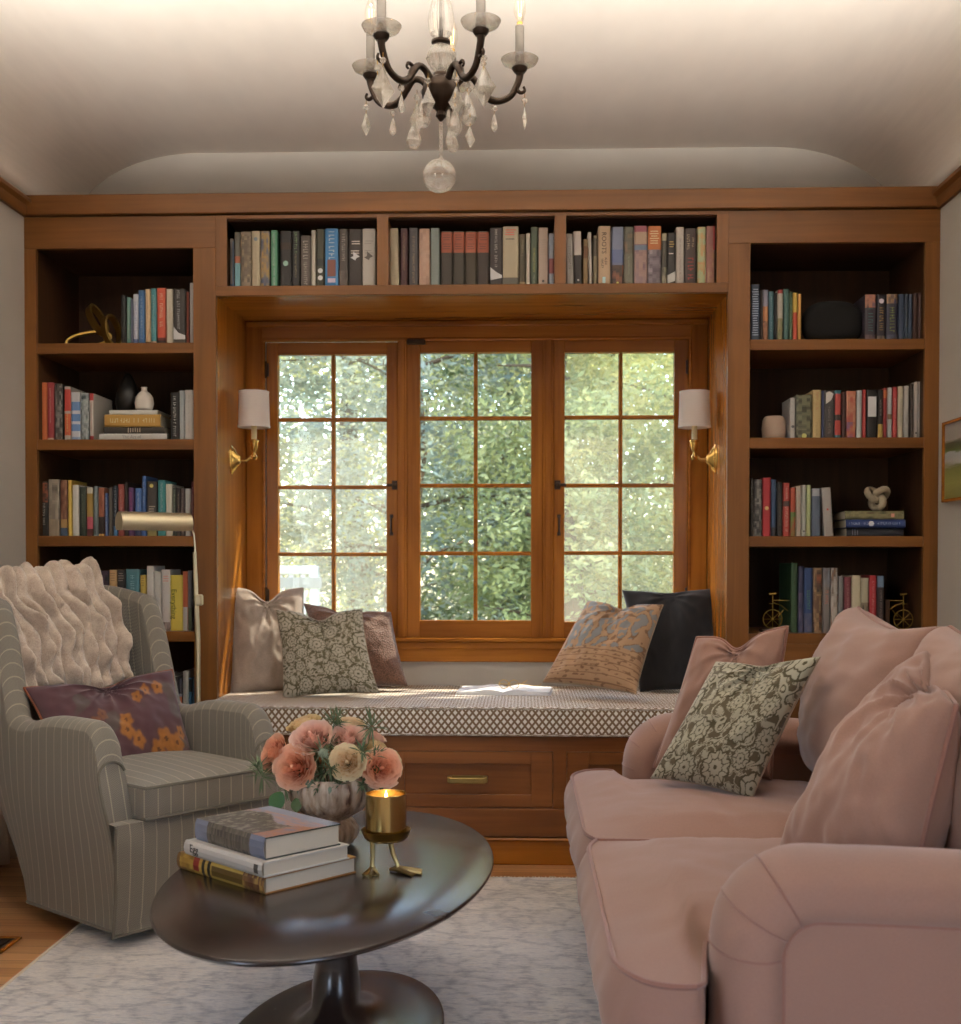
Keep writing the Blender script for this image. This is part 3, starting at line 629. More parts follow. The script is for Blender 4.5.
row("right bookcase's top shelf", C5, ZS[0], [
 (87, 125, 268, '35465c', 'tall navy', [('l', .1, .92, '8494a8')]), (127, 136, 290, '3a2c24', 'very thin brown'), (137, 160, 290, '7c7484', 'sunset-photo', [B(.68, 1, '8c8ca0'), MT(.4, .68, 'c88448', 'b87440', 'a05c38'), MT(0, .4, '5a4030', 'a87048', '3a2c28')]), (161, 183, 297, '3c6870', 'teal-blue', [T('90b0b0', .2, .9, .3)]), (185, 196, 302, '2c2824', 'thin black-spined'),
 (198, 221, 290, 'bab2a2', 'pale red-topped', [B(.93, 1, 'b03830'), MT(0, .45, '6a7448', '9a8a60')]), (223, 246, 287, '3e6a64', 'sea-green', [T('90a898', .2, .9, .3)]), (247, 261, 301, '44623e', 'thin green', [T('c0c8a0', .1, .9, .5)]), (262, 281, 303, 'd6b028', 'yellow and red', [B(.05, .6, 'c8441f')]), (283, 297, 307, 'd29a34', 'amber', [T('8a6020', .2, .8, .3)]),
 (562, 608, 310, '3c3440', 'wide purple-black', [MT(.72, 1, '5a5068', 'b87858', '3c3440'), T('3f8078', .22, .7, .6), MT(0, .14, '8a6a6a', '3c3440')], {'rel': 'just right of the black speaker'}), (612, 648, 310, '2e2a34', 'black gold-lettered', [('d', .86, 'b0a8b8', .3), T('b08c38', .2, .72, .62), MT(0, .12, '8a7a6a', '2e2a34')]), (652, 698, 308, '33344a', 'dark blue green-lettered', [MT(.8, 1, '55506a', 'b0885c', '33344a'), T('7c8c34', .2, .72, .62), MT(0, .14, '6a6a7c', '33344a')]),
 (702, 726, 308, '33435c', 'plain navy'), (727, 742, 308, '3a4a5c', 'slim slate-blue', [T('8a8a60', .3, .8, .3)]), (743, 760, 308, '34465e', 'slim navy', [T('8494a8', .3, .8, .3)]), (763, 783, 304, '4c3028', 'chestnut brown', [T('6a4a38', .3, .8, .3)]), (784, 805, 303, '50332c', 'russet brown', [T('6a4a38', .3, .8, .3)])], 'books on the right bookcase shelves')
row("right bookcase's second shelf", C5, ZS[1], [
 (250, 273, 740, 'b4afac', 'tall light grey', [('d', .3, '4c4a50', .3)], {'rel': 'leftmost, beside the ribbed pot'}), (276, 342, 728, '54543f', 'wide olive floral', [MT(0, 1, '4a4a38', '7a7a5c', '3e3f30', '6a6a4e'), ('d', .07, 'c0b060', .16)]), (344, 380, 707, 'bfa668', 'straw-yellow', [T('a85038', .6, .95, .4), T('6a5a38', .05, .35, .3)]), (382, 391, 710, '46507a', 'thin indigo'),
 (392, 434, 709, '45413f', 'dark grey face-printed', [('p', 'b4aea8', [(.15, .72), (.7, .8), (.95, .93), (.5, .98), (.15, .95)]), T('8a8680', .1, .66, .35)]), (436, 463, 709, '2e7884', 'teal and red', [B(.5, .93, 'b84038'), B(.08, .38, 'b84038'), B(.38, .5, '2c2c2c')]), (466, 482, 716, '50302a', 'thin oxblood'), (485, 526, 712, 'b0503c', 'red and violet diamond-patterned', [MT(0, .35, '6a5884', 'b0503c', 'c08c5c'), MT(.35, 1, 'b0503c', 'c88c68', 'b85440')]),
 (528, 550, 709, 'b4bab8', 'pale icy', [T('c08070', .4, .9, .25)]), (552, 567, 706, 'b83430', 'thin scarlet', [T('d8a090', .1, .9, .4)]), (570, 613, 706, '22201f', 'wide black white-labelled', [('p', 'cfc9c0', [(.08, .45), (.92, .45), (.92, .86), (.08, .86)])]), (616, 638, 706, '2a2624', 'black and yellow', [B(0, .3, 'c0a040'), T('b8b0a8', .45, .8, .4)]),
 (639, 654, 698, '9c2624', 'thin deep red', [B(.8, .95, 'c86a28')]), (656, 675, 697, 'b4b8b8', 'white brown-banded', [B(.38, .48, '8a6a48')]), (677, 697, 695, 'b4302c', 'bright red', [T('d8b0a0', .1, .8, .35)]), (699, 721, 692, 'c4b99c', 'ivory', [T('5c6a7c', .25, .75, .4)]), (723, 746, 690, 'a8a49c', 'warm grey'), (750, 764, 681, '4c3e34', 'thin umber', [T('a09080', .1, .9, .4)]), (766, 784, 673, 'b6b0a6', 'tall bone-white', [('d', .1, '3a3836', .25)]), (786, 804, 672, 'c2bdb6', 'tall white')], 'books on the right bookcase shelves')
C6 = (730, 430, 231/961)
row("right bookcase's third shelf", C6, ZS[2], [
 (85, 97, 199, '35312f', 'thin charcoal', [T('a8a29a', .4, .95, .6)]), (98, 134, 206, '4c4844', 'black-and-white photo', [MT(0, 1, '2c2a28', '8a867f', '3c3a38', '5c5854'), B(.8, .86, 'a04038')]), (136, 170, 198, 'b3242a', 'tall plain red', [('d', .48, 'd0a058', .25)]), (171, 193, 206, '36506f', 'dusk blue', [B(0, .16, '2c2c34')]), (196, 219, 218, '2e2a24', 'black-brown', [T('6a6250', .2, .8, .35)]),
 (221, 249, 220, 'b8392c', 'vermilion', [T('e0c0b0', .08, .55, .5), T('e0c0b0', .68, .95, .4), B(.56, .66, '3a2c2c')]), (251, 274, 240, 'b84c2c', 'orange and green', [MT(0, .4, '6a8438', 'b84c2c'), B(.4, .5, '5c7c38')]), (276, 297, 233, 'b8ae9c', 'stone', [T('b06048', .1, .9, .35)]), (299, 317, 229, 'b3b3a6', 'pale greenish', [('d', .1, '4a4a44', .25)]), (319, 337, 229, 'b3bd84', 'lime-green', [T('7c8850', .2, .9, .3)]), (341, 377, 243, '5d6a7c', 'wide denim-blue', [B(.84, 1, 'a0a4a8')]),
 (395, 433, 240, 'aaa49c', 'leaning white', [('d', .55, '9c3430', .12)], {'lean': -4.0, 'rel': 'rightmost, tilted against its neighbours'})], 'books on the right bookcase shelves', Y=.05)
zz = [ZS[2]+v for v in (0, .0305, .0605, .091)]
flat_book(487, 725, zz[0]+.0002, zz[1], '33353f', 'dark slate book lying at the bottom of the stack beneath the ceramic knot', C6, .06, deco=[('l', .1, .2, '5c6070')], group='books stacked flat on the shelves')
flat_book(484, 734, zz[1]+.0004, zz[2], '28407c', 'royal blue book lying in the middle of the stack beneath the ceramic knot', C6, .045, deco=[T('a0b0d8', .05, .38, .4), T('a0b0d8', .52, .9, .4), ('p', 'c8c0b0', [(.2, .40), (.5, .375), (.8, .40), (.8, .45), (.5, .475), (.2, .45)])], group='books stacked flat on the shelves')
flat_book(480, 726, zz[2]+.0004, zz[3], '5d5e44', 'olive patterned book lying on top of the stack, under the ceramic knot', C6, .05, deco=[MT(0, 1, '4c5038', '8a8458', '6a5c40'), ('p', 'b87868', [(.3, .78), (.7, .78), (.7, .84), (.3, .84)])], group='books stacked flat on the shelves')
row("right bookcase's fourth shelf", C6, ZS[3]+.0, [
 (254, 282, 553, '2f4f30', 'tall forest-green', [T('4c6a48', .2, .9, .3)], {'dep': .2}), (285, 307, 567, '3b3c5c', 'indigo and violet', [MT(0, .6, '3b3c5c', '6a607c')]), (309, 345, 574, '324c80', 'cobalt blue green-lettered', [T('5a9a48', .35, .65, .5), MT(.0, .3, '324c80', '6a6a7c')]), (347, 384, 574, '6a4c38', 'brown and orange', [MT(0, 1, '6a4c38', 'a88458', '3c342c', '9a5434')]), (387, 418, 574, '7c7470', 'grey orange-lettered', [T('c05c34', .45, .65, .6), MT(.7, 1, '8a8a90', '6a6460')]),
 (420, 450, 574, '9a8c80', 'mottled beige', [MT(0, 1, '9a8c80', 'b8ada0', '6a5c50', 'a07048')]), (452, 472, 608, '8c8984', 'plain grey', [T('5c5854', .2, .9, .4)]), (475, 505, 612, '74303a', 'burgundy', [T('b08080', .2, .9, .35)]), (507, 545, 605, 'c9bd9a', 'wide buttery-cream'), (547, 578, 615, 'b0a88c', 'khaki picture-footed', [MT(0, .55, '6a5c48', '8c8068', '4c4438')]), (580, 611, 605, 'b0222a', 'bright crimson', [T('d8a0a0', .1, .9, .4)]), (613, 642, 607, '3a2e2c', 'dark blue-topped', [B(.8, 1, '64809c'), T('9a8c80', .1, .75, .4)])], 'books on the right bookcase shelves')
K = 200/961
CT1 = (200, 190, K); CT2 = (370, 190, K); CT3 = (540, 190, K)
bird = [(.12, .52), (.35, .54), (.35, .62), (.55, .585), (.85, .535), (.6, .51), (.5, .47), (.35, .49)]
row("overhead shelf's left bay", CT1, ZR, [
 (132, 163, 234, '6a5f52', 'short tan and navy', [B(0, .1, '2c3c54'), T('2c2824', .15, .9, .3), ('p', '34506a', [(.8, .05), (1, .05), (1, .95), (.8, .95)])]), (165, 193, 203, '6b675c', 'grey, orange and sky-blue', [B(.46, .58, 'b8663c'), B(0, .46, '78b0bc')]), (194, 245, 200, '8c7860', 'brown etched-cover', [MT(.12, .95, '8c7860', '6a5a48', 'a08c6c', '5a4c3c')]),
 (247, 288, 197, 'b8a888', 'sand-coloured', [('d', .86, '5a6a74', .24), T('8a7c64', .1, .74, .25)]), (290, 334, 198, '5a6070', 'blue and ochre painted', [MT(0, 1, '46506a', 'b08c3c', '6a6a74', '3c4460')]), (340, 371, 193, '5aa07c', 'green white-titled', [('t', .04, .95, 'd0c8c0', .5)]), (384, 439, 197, '2a2420', 'wide black medallion', [('d', .44, '6a9080', .24), B(.68, .8, '3c2818')]),
 (441, 479, 197, '272321', 'black green-lettered', [T('8ab070', .62, .97, .5), T('a89a6c', .2, .6, .35)]), (483, 531, 219, '5f544c', 'short taupe', [T('b8aea0', .55, .9, .7), T('b8aea0', .1, .5, .5)]), (534, 556, 193, 'bdb5a6', 'narrow bone'), (559, 597, 188, '43402c', 'dark olive', [('d', .30, 'cfc8b8', .33), ('d', .18, 'cfc8b8', .33), B(.38, .5, '2c2a24')]),
 (600, 664, 185, '2e82bf', 'wide bright blue', [T('b8cfe0', .52, .95, .6), ('p', '6a3a2c', [(.18, .2), (.82, .2), (.82, .48), (.18, .48)]), ('p', 'b0a0b0', [(.2, .1), (.8, .1), (.8, .17), (.2, .17)])]), (667, 711, 188, '4c423b', 'dark grey-brown', [T('b0a698', .45, .94, .5), MT(0, .3, '7a6a5c', '4c423b')]),
 (714, 778, 188, '3a2f29', 'dark brown white-bird', [('l', .74, .8, 'b0a698'), ('l', .6, .64, 'b0a698'), ('p', 'd0c8b8', bird)]), (780, 842, 186, 'c4bcb0', 'white dark-bird', [('l', .74, .8, '8a8278'), ('l', .6, .64, '8a8278'), ('p', '4c443c', bird)])], 'books on the shelf above the window')
rsp = 'a84c24'
four = [B(.62, .98, rsp), ('l', .84, .94, '5a2c18'), ('l', .66, .78, '5a2c18')]
row("overhead shelf's middle bay", CT2, ZR, [
 (98, 140, 184, 'b8a986', 'leaning cream', [T('8a7c60', .1, .9, .3)], {'lean': -1.2}), (146, 181, 184, '4c2326', 'dark maroon', [T('b08a58', .3, .92, .35)]), (187, 232, 182, '4a4344', 'charcoal gold-lettered', [T('a88c58', .08, .86, .35)]), (235, 288, 186, 'b88c72', 'peach speckled', [MT(0, 1, 'b88c72', 'c09a80', 'a8806c')]), (291, 334, 182, '7d8780', 'grey-green cloth'),
 (341, 396, 198, '3a2f22', 'brown red-labelled', four, {'rel': 'first of the four matching volumes'}), (399, 454, 198, '3d3424', 'brown red-labelled', four, {'rel': 'second of the four matching volumes'}), (457, 512, 198, '40351f', 'brown red-labelled', four, {'rel': 'third of the four matching volumes'}), (515, 571, 198, '3b2d22', 'brown red-labelled', four, {'rel': 'last of the four matching volumes'}),
 (575, 636, 182, '362c2a', 'dark brown white-mountain', [T('c8c0b4', .35, .97, .3), ('p', 'cfc6b8', [(.05, .12), (1, .16), (1, .2), (.5, .26), (.05, .34)])]), (638, 714, 175, 'b8a888', 'thick cream red-titled', [('l', .84, .95, 'b84c3c'), ('l', .78, .8, '4a4640'), B(0, .16, '6a6456')]), (717, 747, 213, '55492f', 'short olive', [B(0, .1, 'b09a70'), T('8a8060', .6, .95, .4)]), (749, 770, 208, 'c0b4a4', 'short off-white', [T('b06050', .05, .5, .2)]), (772, 806, 178, '4c5740', 'moss-green', [T('a09a38', .25, .65, .45), T('8a9070', .02, .2, .4)]),
 (809, 856, 181, 'b8a08c', 'blush and cream', [('l', .55, .8, '8a7c6c'), ('d', .1, '3a3430', .14)]), (859, 885, 208, '9aa2b0', 'short pale blue', [B(.25, .53, '8c4440')])], 'books on the shelf above the window')
row("overhead shelf's right bay", CT3, ZR, [
 (127, 163, 210, 'a29b90', 'warm grey', [T('3a3834', .35, .78, .6)], {'lean': -1.5}), (166, 204, 199, 'c8bcae', 'white and black', [B(0, .57, '2e2622'), ('d', .12, 'b0a8a0', .14)], {'lean': -1.5}), (207, 231, 236, '8c6c3c', 'short brown', [B(.6, .85, '7a4a1c')]), (236, 253, 202, 'b8ada0', 'thin white', [], {'lean': -1.5}), (256, 275, 219, '8c7a58', 'thin tan', [B(.6, .95, '5a4c38')]),
 (280, 339, 173, 'c2a27c', 'wide tan black-lettered', [('p', '8ab0b8', [(.35, .06), (.6, .06), (.6, .16), (.35, .16)])], {'text': [('ROOTS', .0235, .45, .72, '2c2018', 'd'), ('ALEX', .0115, .62, .42, '2c2018', 'd'), ('HALEY', .0115, .33, .38, '2c2018', 'd')]}),
 (345, 402, 177, '6c7896', 'hazy blue landscape', [B(.62, 1, '7c86a0'), B(.4, .62, '6474a0'), MT(0, .36, '5c4434', '3c2c24', 'a0603c'), ('d', .06, 'd0b030', .1)]), (404, 450, 177, '6e6b58', 'sage', [MT(.55, 1, '7c745c', '5c5c4c', '8a6c50'), T('a8a48c', .2, .5, .2)]), (453, 516, 172, '8a6874', 'wide mauve', [B(.9, 1, 'a04c5c'), B(.7, .9, 'b8987c'), B(.6, .68, '6c7c94'), MT(0, .6, '94787c', 'b08c80', '7c5c6c')]), (518, 583, 173, '7a6c74', 'wide orange-topped', [B(.61, 1, 'c66a1c'), ('l', .72, .92, 'd8a070'), MT(0, .6, '8c7f88', '5c5058', 'a89ca0')]),
 (585, 610, 208, '4a463c', 'thin charcoal and cream', [B(.86, 1, 'a8a080'), MT(0, .36, 'a8a080', '4a463c')]), (612, 652, 206, '2c2824', 'black landscape-footed', [('l', .72, .84, '9a7c30'), ('l', .6, .62, 'b0a8a0'), ('p', 'a0a098', [(.0, .05), (1, .1), (1, .28), (.0, .2)])]), (654, 693, 178, 'b8afa2', 'chalk-white', [T('5c3c40', .1, .8, .35)]), (696, 752, 185, '44342a', 'dark brown red-lettered', [T('c8b088', .64, .92, .35, .3), T('c8b088', .68, .86, .25, .7), T('b02c20', .12, .56, .7)]), (757, 798, 177, 'b8b878', 'yellow-green printed', [MT(0, 1, 'b8b878', 'c89858', 'a8b888', 'b8b878')]), (800, 842, 173, 'a86c60', 'rose-red', [MT(0, .7, 'b88c68', 'a86c60', 'b07c54'), ('p', '9c2c2c', [(.75, .6), (1, .6), (1, 1), (.75, 1)])])], 'books on the shelf above the window')
# ------------------------------------------------------------------ shelf ornaments
def ornament_spot(px, py, Y, z): p = ay(px, py, Y); return (p.x, Y, z)
# gold looped sculpture
m = MB(); c = ornament_spot(98, 335, .14, ZS[0])
def loop(m, cx, cy, cz, rx, rz, rot, tw, ph, w, th):
    P = []; G = []
    M = Matrix.Rotation(rot, 3, 'Y') @ Matrix.Rotation(tw, 3, 'Z')
    for k in range(40):
        a = 2*math.pi*k/40; ring = []
        for (q, s_) in ((-w, -th), (w, -th), (w, th), (-w, th)):
            p = Vector(((rx+s_)*math.cos(a), q, (rz+s_)*math.sin(a))); p = M @ p; ring.append((cx+p.x, cy+p.y, cz+p.z))
        G.append(ring)
    m.grid(G, cu=True, cv=True)
t = thing('looped_sculpture', "gold metal ring sculpture on the left bookcase's top shelf", 'ornament', c)
GOLD = plain('antique_gold', 'a98a4a', .48, 1.0)
m = MB(); loop(m, c[0]-.035, c[1], c[2]+.036, .080, .026, R(-14), R(20), 0, .014, .004); m.build('ring', GOLD, t)
m = MB(); loop(m, c[0]-.006, c[1]+.01, c[2]+.112, .026, .058, R(-28), R(60), 0, .014, .004); m.build('ring', GOLD, t)
m = MB(); loop(m, c[0]+.055, c[1]-.01, c[2]+.066, .030, .058, R(-12), R(50), 0, .015, .004); m.build('ring', GOLD, t)
BLACKC = plain('black_ceramic', '1b1917', .45); WHITEC = plain('white_ceramic', 'cfc8be', .5); BEIGEC = plain('ribbed_clay', 'b09a88', .8)
c = ornament_spot(128, 390, .185, ZS[1]+.1117)
m = MB(); m.lathe([(1e-4, 0), (.028, 0), (.042, .02), (.047, .045), (.043, .075), (.033, .105), (.022, .130), (.011, .150), (1e-4, .156)], c, 28)
tag(m.build('teardrop_vase', BLACKC, None, c), 'matte black teardrop vase behind the stacked books on the left bookcase', 'vase')
c = (ay(144.5, 400, .1).x, .10, zz[0]); zst_ = ZS[1]+.1117; c = (c[0]+.004, .085, zst_)
m = MB(); m.lathe([(1e-4, 0), (.020, 0), (.030, .008), (.0345, .028), (.031, .05), (.022, .064), (.011, .072), (.0095, .082), (.012, .087), (.009, .087), (.007, .08)], c, 48, wob=lambda t, z: 1+.012*math.cos(24*t))
tag(m.build('bud_vase', WHITEC, None, c), 'small white ribbed vase on top of the stacked books, left bookcase', 'vase')
c = (ay(774.5, 425, .09).x, .10, ZS[1]+.0003)
m = MB(); m.lathe([(1e-4, 0), (.034, 0), (.041, .008), (.0435, .04), (.041, .072), (.034, .084), (.030, .086), (.028, .08), (1e-4, .078)], c, 60, wob=lambda t, z: 1+.01*math.sin(z*520))
tag(m.build('ribbed_pot', BEIGEC, None, c), "round beige ribbed pot on the right bookcase's second shelf", 'pot')
# smart speaker (black oval)
c = (ay(833.5, 320, .1).x, .12, ZS[0]+.0004); m = MB()
rx, rz, dd = .109, .0815, .055; G = []
for k in range(14):
    a = -math.pi/2+math.pi*k/13; rr = math.cos(a)**.45 if abs(math.cos(a)) > 1e-6 else .0; ring = []
    for j in range(48):
        b = 2*math.pi*j/48; e = lambda v, p: math.copysign(abs(v)**p, v)
        ring.append((c[0]+rr*rx*e(math.cos(b), .78), c[1]+dd*math.sin(a), max(c[2], c[2]+rz*.92+rr*rz*e(math.sin(b), .78))))
    G.append(ring)
m.grid(G, cv=True); t = thing('speaker', "black oval speaker on the right bookcase's top shelf", 'speaker', c)
m.build('cloth_grille', fabric('speaker_cloth', '0b0a09', 1500, .2, .4, sheen=0), t)
MB().lathe([(1e-4, 0), (.03, 0), (.03, .006), (1e-4, .006)], (c[0], c[1], c[2]), 20).build('foot', BLACKC, t)
# ceramic knot
c = (ay(878, 495, .1).x, .11, ZS[2]+.0914)
P = []
for k in range(72):
    a = 2*math.pi*k/72; P.append((c[0]+.0235*(math.sin(a)+1.75*math.sin(2*a))*.62, c[1]+.015*math.sin(3*a)*1.2, c[2]+.051+.0235*(math.cos(a)-1.75*math.cos(2*a))*.62))
m = MB(); m.tube(P, .0125, 12, closed=True); zmin = min(p[2] for p in m.v); m.v = [(p[0], p[1], p[2]-zmin+c[2]) for p in m.v]
tag(m.build('ceramic_knot', plain('pale_clay', 'a89880', .75), None, c), "pale clay knot sculpture on the stacked books of the right bookcase", 'ornament')
# bicycle bookends
def bicycle(px, sg, label, mirror):
    x = ay(px, 610, .09).x; z = ZS[3]+.0003; t = thing('bicycle_bookend', label, 'bookend', (x, .09, z), group='bicycle bookends'); y = .09
    WD = DRK['z']; m = MB(); m.box(x-.055, x+.062*1, y-.035, y+.035, z, z+.010, bev=.001); m.build('base', WD, t, smooth=False)
    m = MB(); m.box(x+sg*.047, x+sg*.062, y-.035, y+.035, z+.010, z+.118, bev=.001); m.build('upright', DRK['z'], t, smooth=False)
    zc = z+.046; r = .034; m = MB(); m.tube([(x-sg*.012+r*math.cos(a*math.pi/16), y, zc+r*math.sin(a*math.pi/16)) for a in range(32)], .0016, 6, closed=True)
    for a in range(4): m.tube([(x-sg*.012-r*math.cos(a*math.pi/4), y, zc-r*math.sin(a*math.pi/4)), (x-sg*.012+r*math.cos(a*math.pi/4), y, zc+r*math.sin(a*math.pi/4))], .0009, 5)
    m.build('wheel', GOLD, t)
    m = MB(); xx = x-sg*.012; m.tube([(xx, y, zc), (xx, y, zc+.062), (xx, y, zc+.088)], .0016, 6); m.tube([(xx-.012, y, zc+.090), (xx+.012, y, zc+.092)], .0035, 6); m.tube([(xx, y, zc+.068), (xx+sg*.058, y, zc+.068)], .0016, 6); m.tube([(xx, y, zc+.060), (xx+sg*.03, y, zc+.05), (xx+sg*.055, y, zc+.03)], .0016, 6); m.tube([(xx-sg*.01, y-.012, zc+.056), (xx, y, zc+.056), (xx-sg*.01, y+.012, zc+.056)], .0016, 6)
    m.tube([(xx+sg*.02, y, zc+.010), (xx+sg*.04, y, zc+.035)], .0014, 6)
    m.build('bicycle_frame', GOLD, t)
bicycle(776, 1, 'brass bicycle bookend left of the books on the right bookcase', False)
bicycle(900, -1, 'brass bicycle bookend right of the books on the right bookcase', True)
# succulents
for px, py, cols, lab, sd in ((100, 585, ('3f8a6c', '2a6a52'), 'teal-green succulent in a dark pot on the left bookcase', 1), (124, 585, ('6a8a2c', 'a8603c'), 'green and rust succulent in a dark pot on the left bookcase', 2)):
    x = ay(px, py, .26).x; y = .29; z = ZS[3]+.0003; t = thing('potted_succulent', lab, 'potted plant', (x, y, z), group='succulents on the left bookcase')
    MB().lathe([(1e-4, 0), (.03, 0), (.038, .09), (.042, .145), (.037, .145), (.035, .13), (1e-4, .13)], (x, y, z), 20).build('pot', BLACKC, t)
    rn = random.Random(sd); mm = [MB(), MB()]
    for k in range(26):
        a = rn.uniform(0, 6.28); el = rn.uniform(.25, 1.1); L = rn.uniform(.035, .062); b = Vector((x, y, z+.135)); d = Vector((math.cos(a)*math.cos(el), math.sin(a)*math.cos(el), math.sin(el)))
        mm[k % 5 == 0].tube([b, b+d*L*.35, b+d*L*.7+Vector((0, 0, -.002)), b+d*L], [.003, .0055, .004, .0005], 6, flat=.6)
    mm[0].build('leaf_rosette', plain('succulent_a%d' % sd, cols[0], .5), t); mm[1].build('accent_leaf', plain('succulent_b%d' % sd, cols[1], .5), t)
# ------------------------------------------------------------------ outside
g = NT('leaf'); oi = g.n('Attribute', attribute_name='Col').outputs['Color']
d1 = g.n('BsdfDiffuse', {0: oi}); d2 = g.n('BsdfTranslucent', {0: g.mix(.30, oi, (.62, .62, .30), 'MIX')}); mx = g.n('MixShader', {0: .42, 1: d1.outputs[0], 2: d2.outputs[0]}); g.t.links.new(mx.outputs[0], g.out.inputs[0]); LEAF = g.mat
BARK = wood('bark', '6a5440', '33271c', 'z', .9)
def tree(label, x, y, zg, h, rad, cols, n, leafs, seed, crown0=.12, squash=1.0, group='trees beyond the window', gap=.0):
    rn = random.Random(seed); t = thing('tree', label, 'tree', (x, y, zg), group=group)
    m = MB(); P = [(x+.08*math.sin(k*1.3+seed), y+.08*math.cos(k*1.1), zg+h*.9*k/8) for k in range(9)]; m.tube(P, [.13*h/4.5*(1-.85*k/8)+.01 for k in range(9)], 8)
    br = []
    for k in range(26):
        z = zg+h*(crown0+(.9-crown0)*rn.random()); a = rn.uniform(0, 6.28); L = rad*rn.uniform(.6, 1.0); p0 = Vector((x, y, z)); p1 = p0+Vector((math.cos(a)*L, math.sin(a)*L, rn.uniform(-.1, .35)*L)); br.append((p0, p1)); m.tube([p0, p0.lerp(p1, .5)+Vector((0, 0, .05)), p1], [.025, .015, .005], 5)
    m.build('trunk', BARK, t)
    m = MB(); V = []; Fc = []; C = []
    clumps = []
    for k in range(int(n*1.5/70)):
        while True:
            u = Vector((rn.uniform(-1, 1), rn.uniform(-1, 1), rn.uniform(-1, 1)))
            if .25 < u.length < 1: break
        zc = zg+h*(crown0+1)/2; clumps.append(Vector((x+u.x*rad, y+u.y*rad*squash, zc+u.z*h*(1-crown0)/2)))
    for c in clumps:
        r = rad*rn.uniform(.16, .3); base = lin(cols[rn.randrange(len(cols))]); tone = rn.uniform(.75, 1.2)
        for q in range(70):
            p = c+Vector((rn.gauss(0, r*.5), rn.gauss(0, r*.5), rn.gauss(0, r*.4))); s_ = leafs*.72*rn.uniform(.6, 1.3)
            a = Vector((rn.gauss(0, 1), rn.gauss(0, 1), rn.gauss(0, .6))).normalized(); b = a.orthogonal().normalized(); b = (Matrix.Rotation(rn.uniform(0, 6.28), 3, a) @ b)
            o = len(V); V += [p-a*s_, p+b*s_*.38, p+a*s_, p-b*s_*.38]; Fc.append((o, o+1, o+2, o+3)); v = tone*rn.uniform(.85, 1.15); C += [tuple(min(.9, z*v*.66) for z in base)]*4
    m.add(V, Fc, vcol=C); m.build('foliage', LEAF, t, smooth=False, kind='stuff')
MB().box(-14, 14, .9, 30, -1.1, -1.0).build('ground_outside', plain('lawn', '5f6f3c', .95), kind='structure', smooth=False)
SP = ('b4bfb6', '8c9a92', 'a0aaa2', 'c4ccba', '78877c'); YG = ('dcd890', 'c4c478', 'e8e2a4', 'b0b470', 'd6d08c'); GR = ('acb480', 'c4c88a', '949e70', 'd4d49c')
tree('blue-green spruce seen through the left sash and left half of the middle one', -.95, 5.6, -1, 5.2, 1.15, SP, 15000, .05, 1, .02)
tree('silvery pale shrub-like tree at the far left edge of the left window', -2.25, 5.2, -1, 4.6, .75, ('c4c9b4', '9aa890', 'd4d6bc'), 8000, .05, 2, .15)
tree('yellow-green leafy tree filling the upper part of the right window', 1.55, 6.0, -1, 5.6, 1.35, YG, 17000, .055, 3, .02)
tree('mid-green feathery tree behind the middle window', .30, 5.2, -1, 5.0, .95, GR, 14000, .05, 4, .02)
tree('tall yellow-green tree behind the spruce', -1.8, 8.5, -1, 6.5, 1.5, YG, 12000, .08, 5, .05)
tree('dense green tree in the background behind the right window', 1.0, 9.5, -1, 6.8, 2.0, GR, 14000, .09, 6, .05)
tree('dark green tree in the background behind the middle window', -.2, 9.0, -1, 6.6, 1.5, ('8a9c78', '748a6c', 'a0b084'), 12000, .08, 7, .05)
tree('bright yellow-green tree at the far right behind the window', 2.9, 8.0, -1, 6.0, 1.6, YG, 12000, .07, 8, .05)
# white porch railing outside
y = 4.3; p0 = ay(268, 566, y); p1 = ay(318, 566, y); zt = p0.z
WP = plain('white_outdoor_paint', 'cfccc4', .6); t = thing('porch_railing', 'white wooden railing seen low through the left window', 'railing', (p0.x, y, zt-.9))
MB().box(p0.x-.5, p1.x, y, y+.08, zt-.06, zt, bev=.01).build('top_rail', WP, t, smooth=False)
m = MB()
for k in range(9): m.box(p0.x-.45+k*.085, p0.x-.415+k*.085, y+.02, y+.05, zt-.9, zt-.06)
m.build('balusters', WP, t, smooth=False)
MB().box(p0.x-.5, p1.x+.03, y-.02, y, zt-.16, zt-.08).build('grey_board', plain('grey_board', '8c8880', .8), t, smooth=False)
MB().box(p1.x-.06, p1.x, y-.01, y+.09, zt-1.0, zt+.0, bev=.01).build('post', WP, t, smooth=False)
# ------------------------------------------------------------------ rug and floor register
g = NT('distressed_rug'); tc = g.n('TexCoord').outputs['Object']
n1 = g.n('TexNoise', {'Vector': tc, 'Scale': 5.0, 'Detail': 8, 'Roughness': .7}).outputs[0]
n2 = g.n('TexNoise', {'Vector': g.n('Mapping', {'Vector': tc, 'Scale': (60, 420, 1)}).outputs[0], 'Scale': 1.0, 'Detail': 3}).outputs[0]
vo = g.n('TexVoronoi', {'Vector': g.mix(.2, tc, g.n('TexNoise', {'Vector': tc, 'Scale': 3.0}).outputs[1]), 'Scale': 11.0}, feature='DISTANCE_TO_EDGE').outputs[0]
n3 = g.n('TexNoise', {'Vector': g.n('Mapping', {'Vector': tc, 'Scale': (22, 60, 1)}).outputs[0], 'Scale': 1.0, 'Detail': 6, 'Roughness': .75}).outputs[0]
c = g.mix(g.ramp(n1, [(.35, (0, 0, 0)), (.65, (1, 1, 1))]), lin('d6d2cf'), lin('e8e3dc'))
c = g.mix(g.m('MULTIPLY', g.ramp(vo, [(.0, (1, 1, 1)), (.16, (0, 0, 0))]), g.ramp(n3, [(.40, (0, 0, 0)), (.58, (.95, .95, .95))])), c, lin('9a979a'))
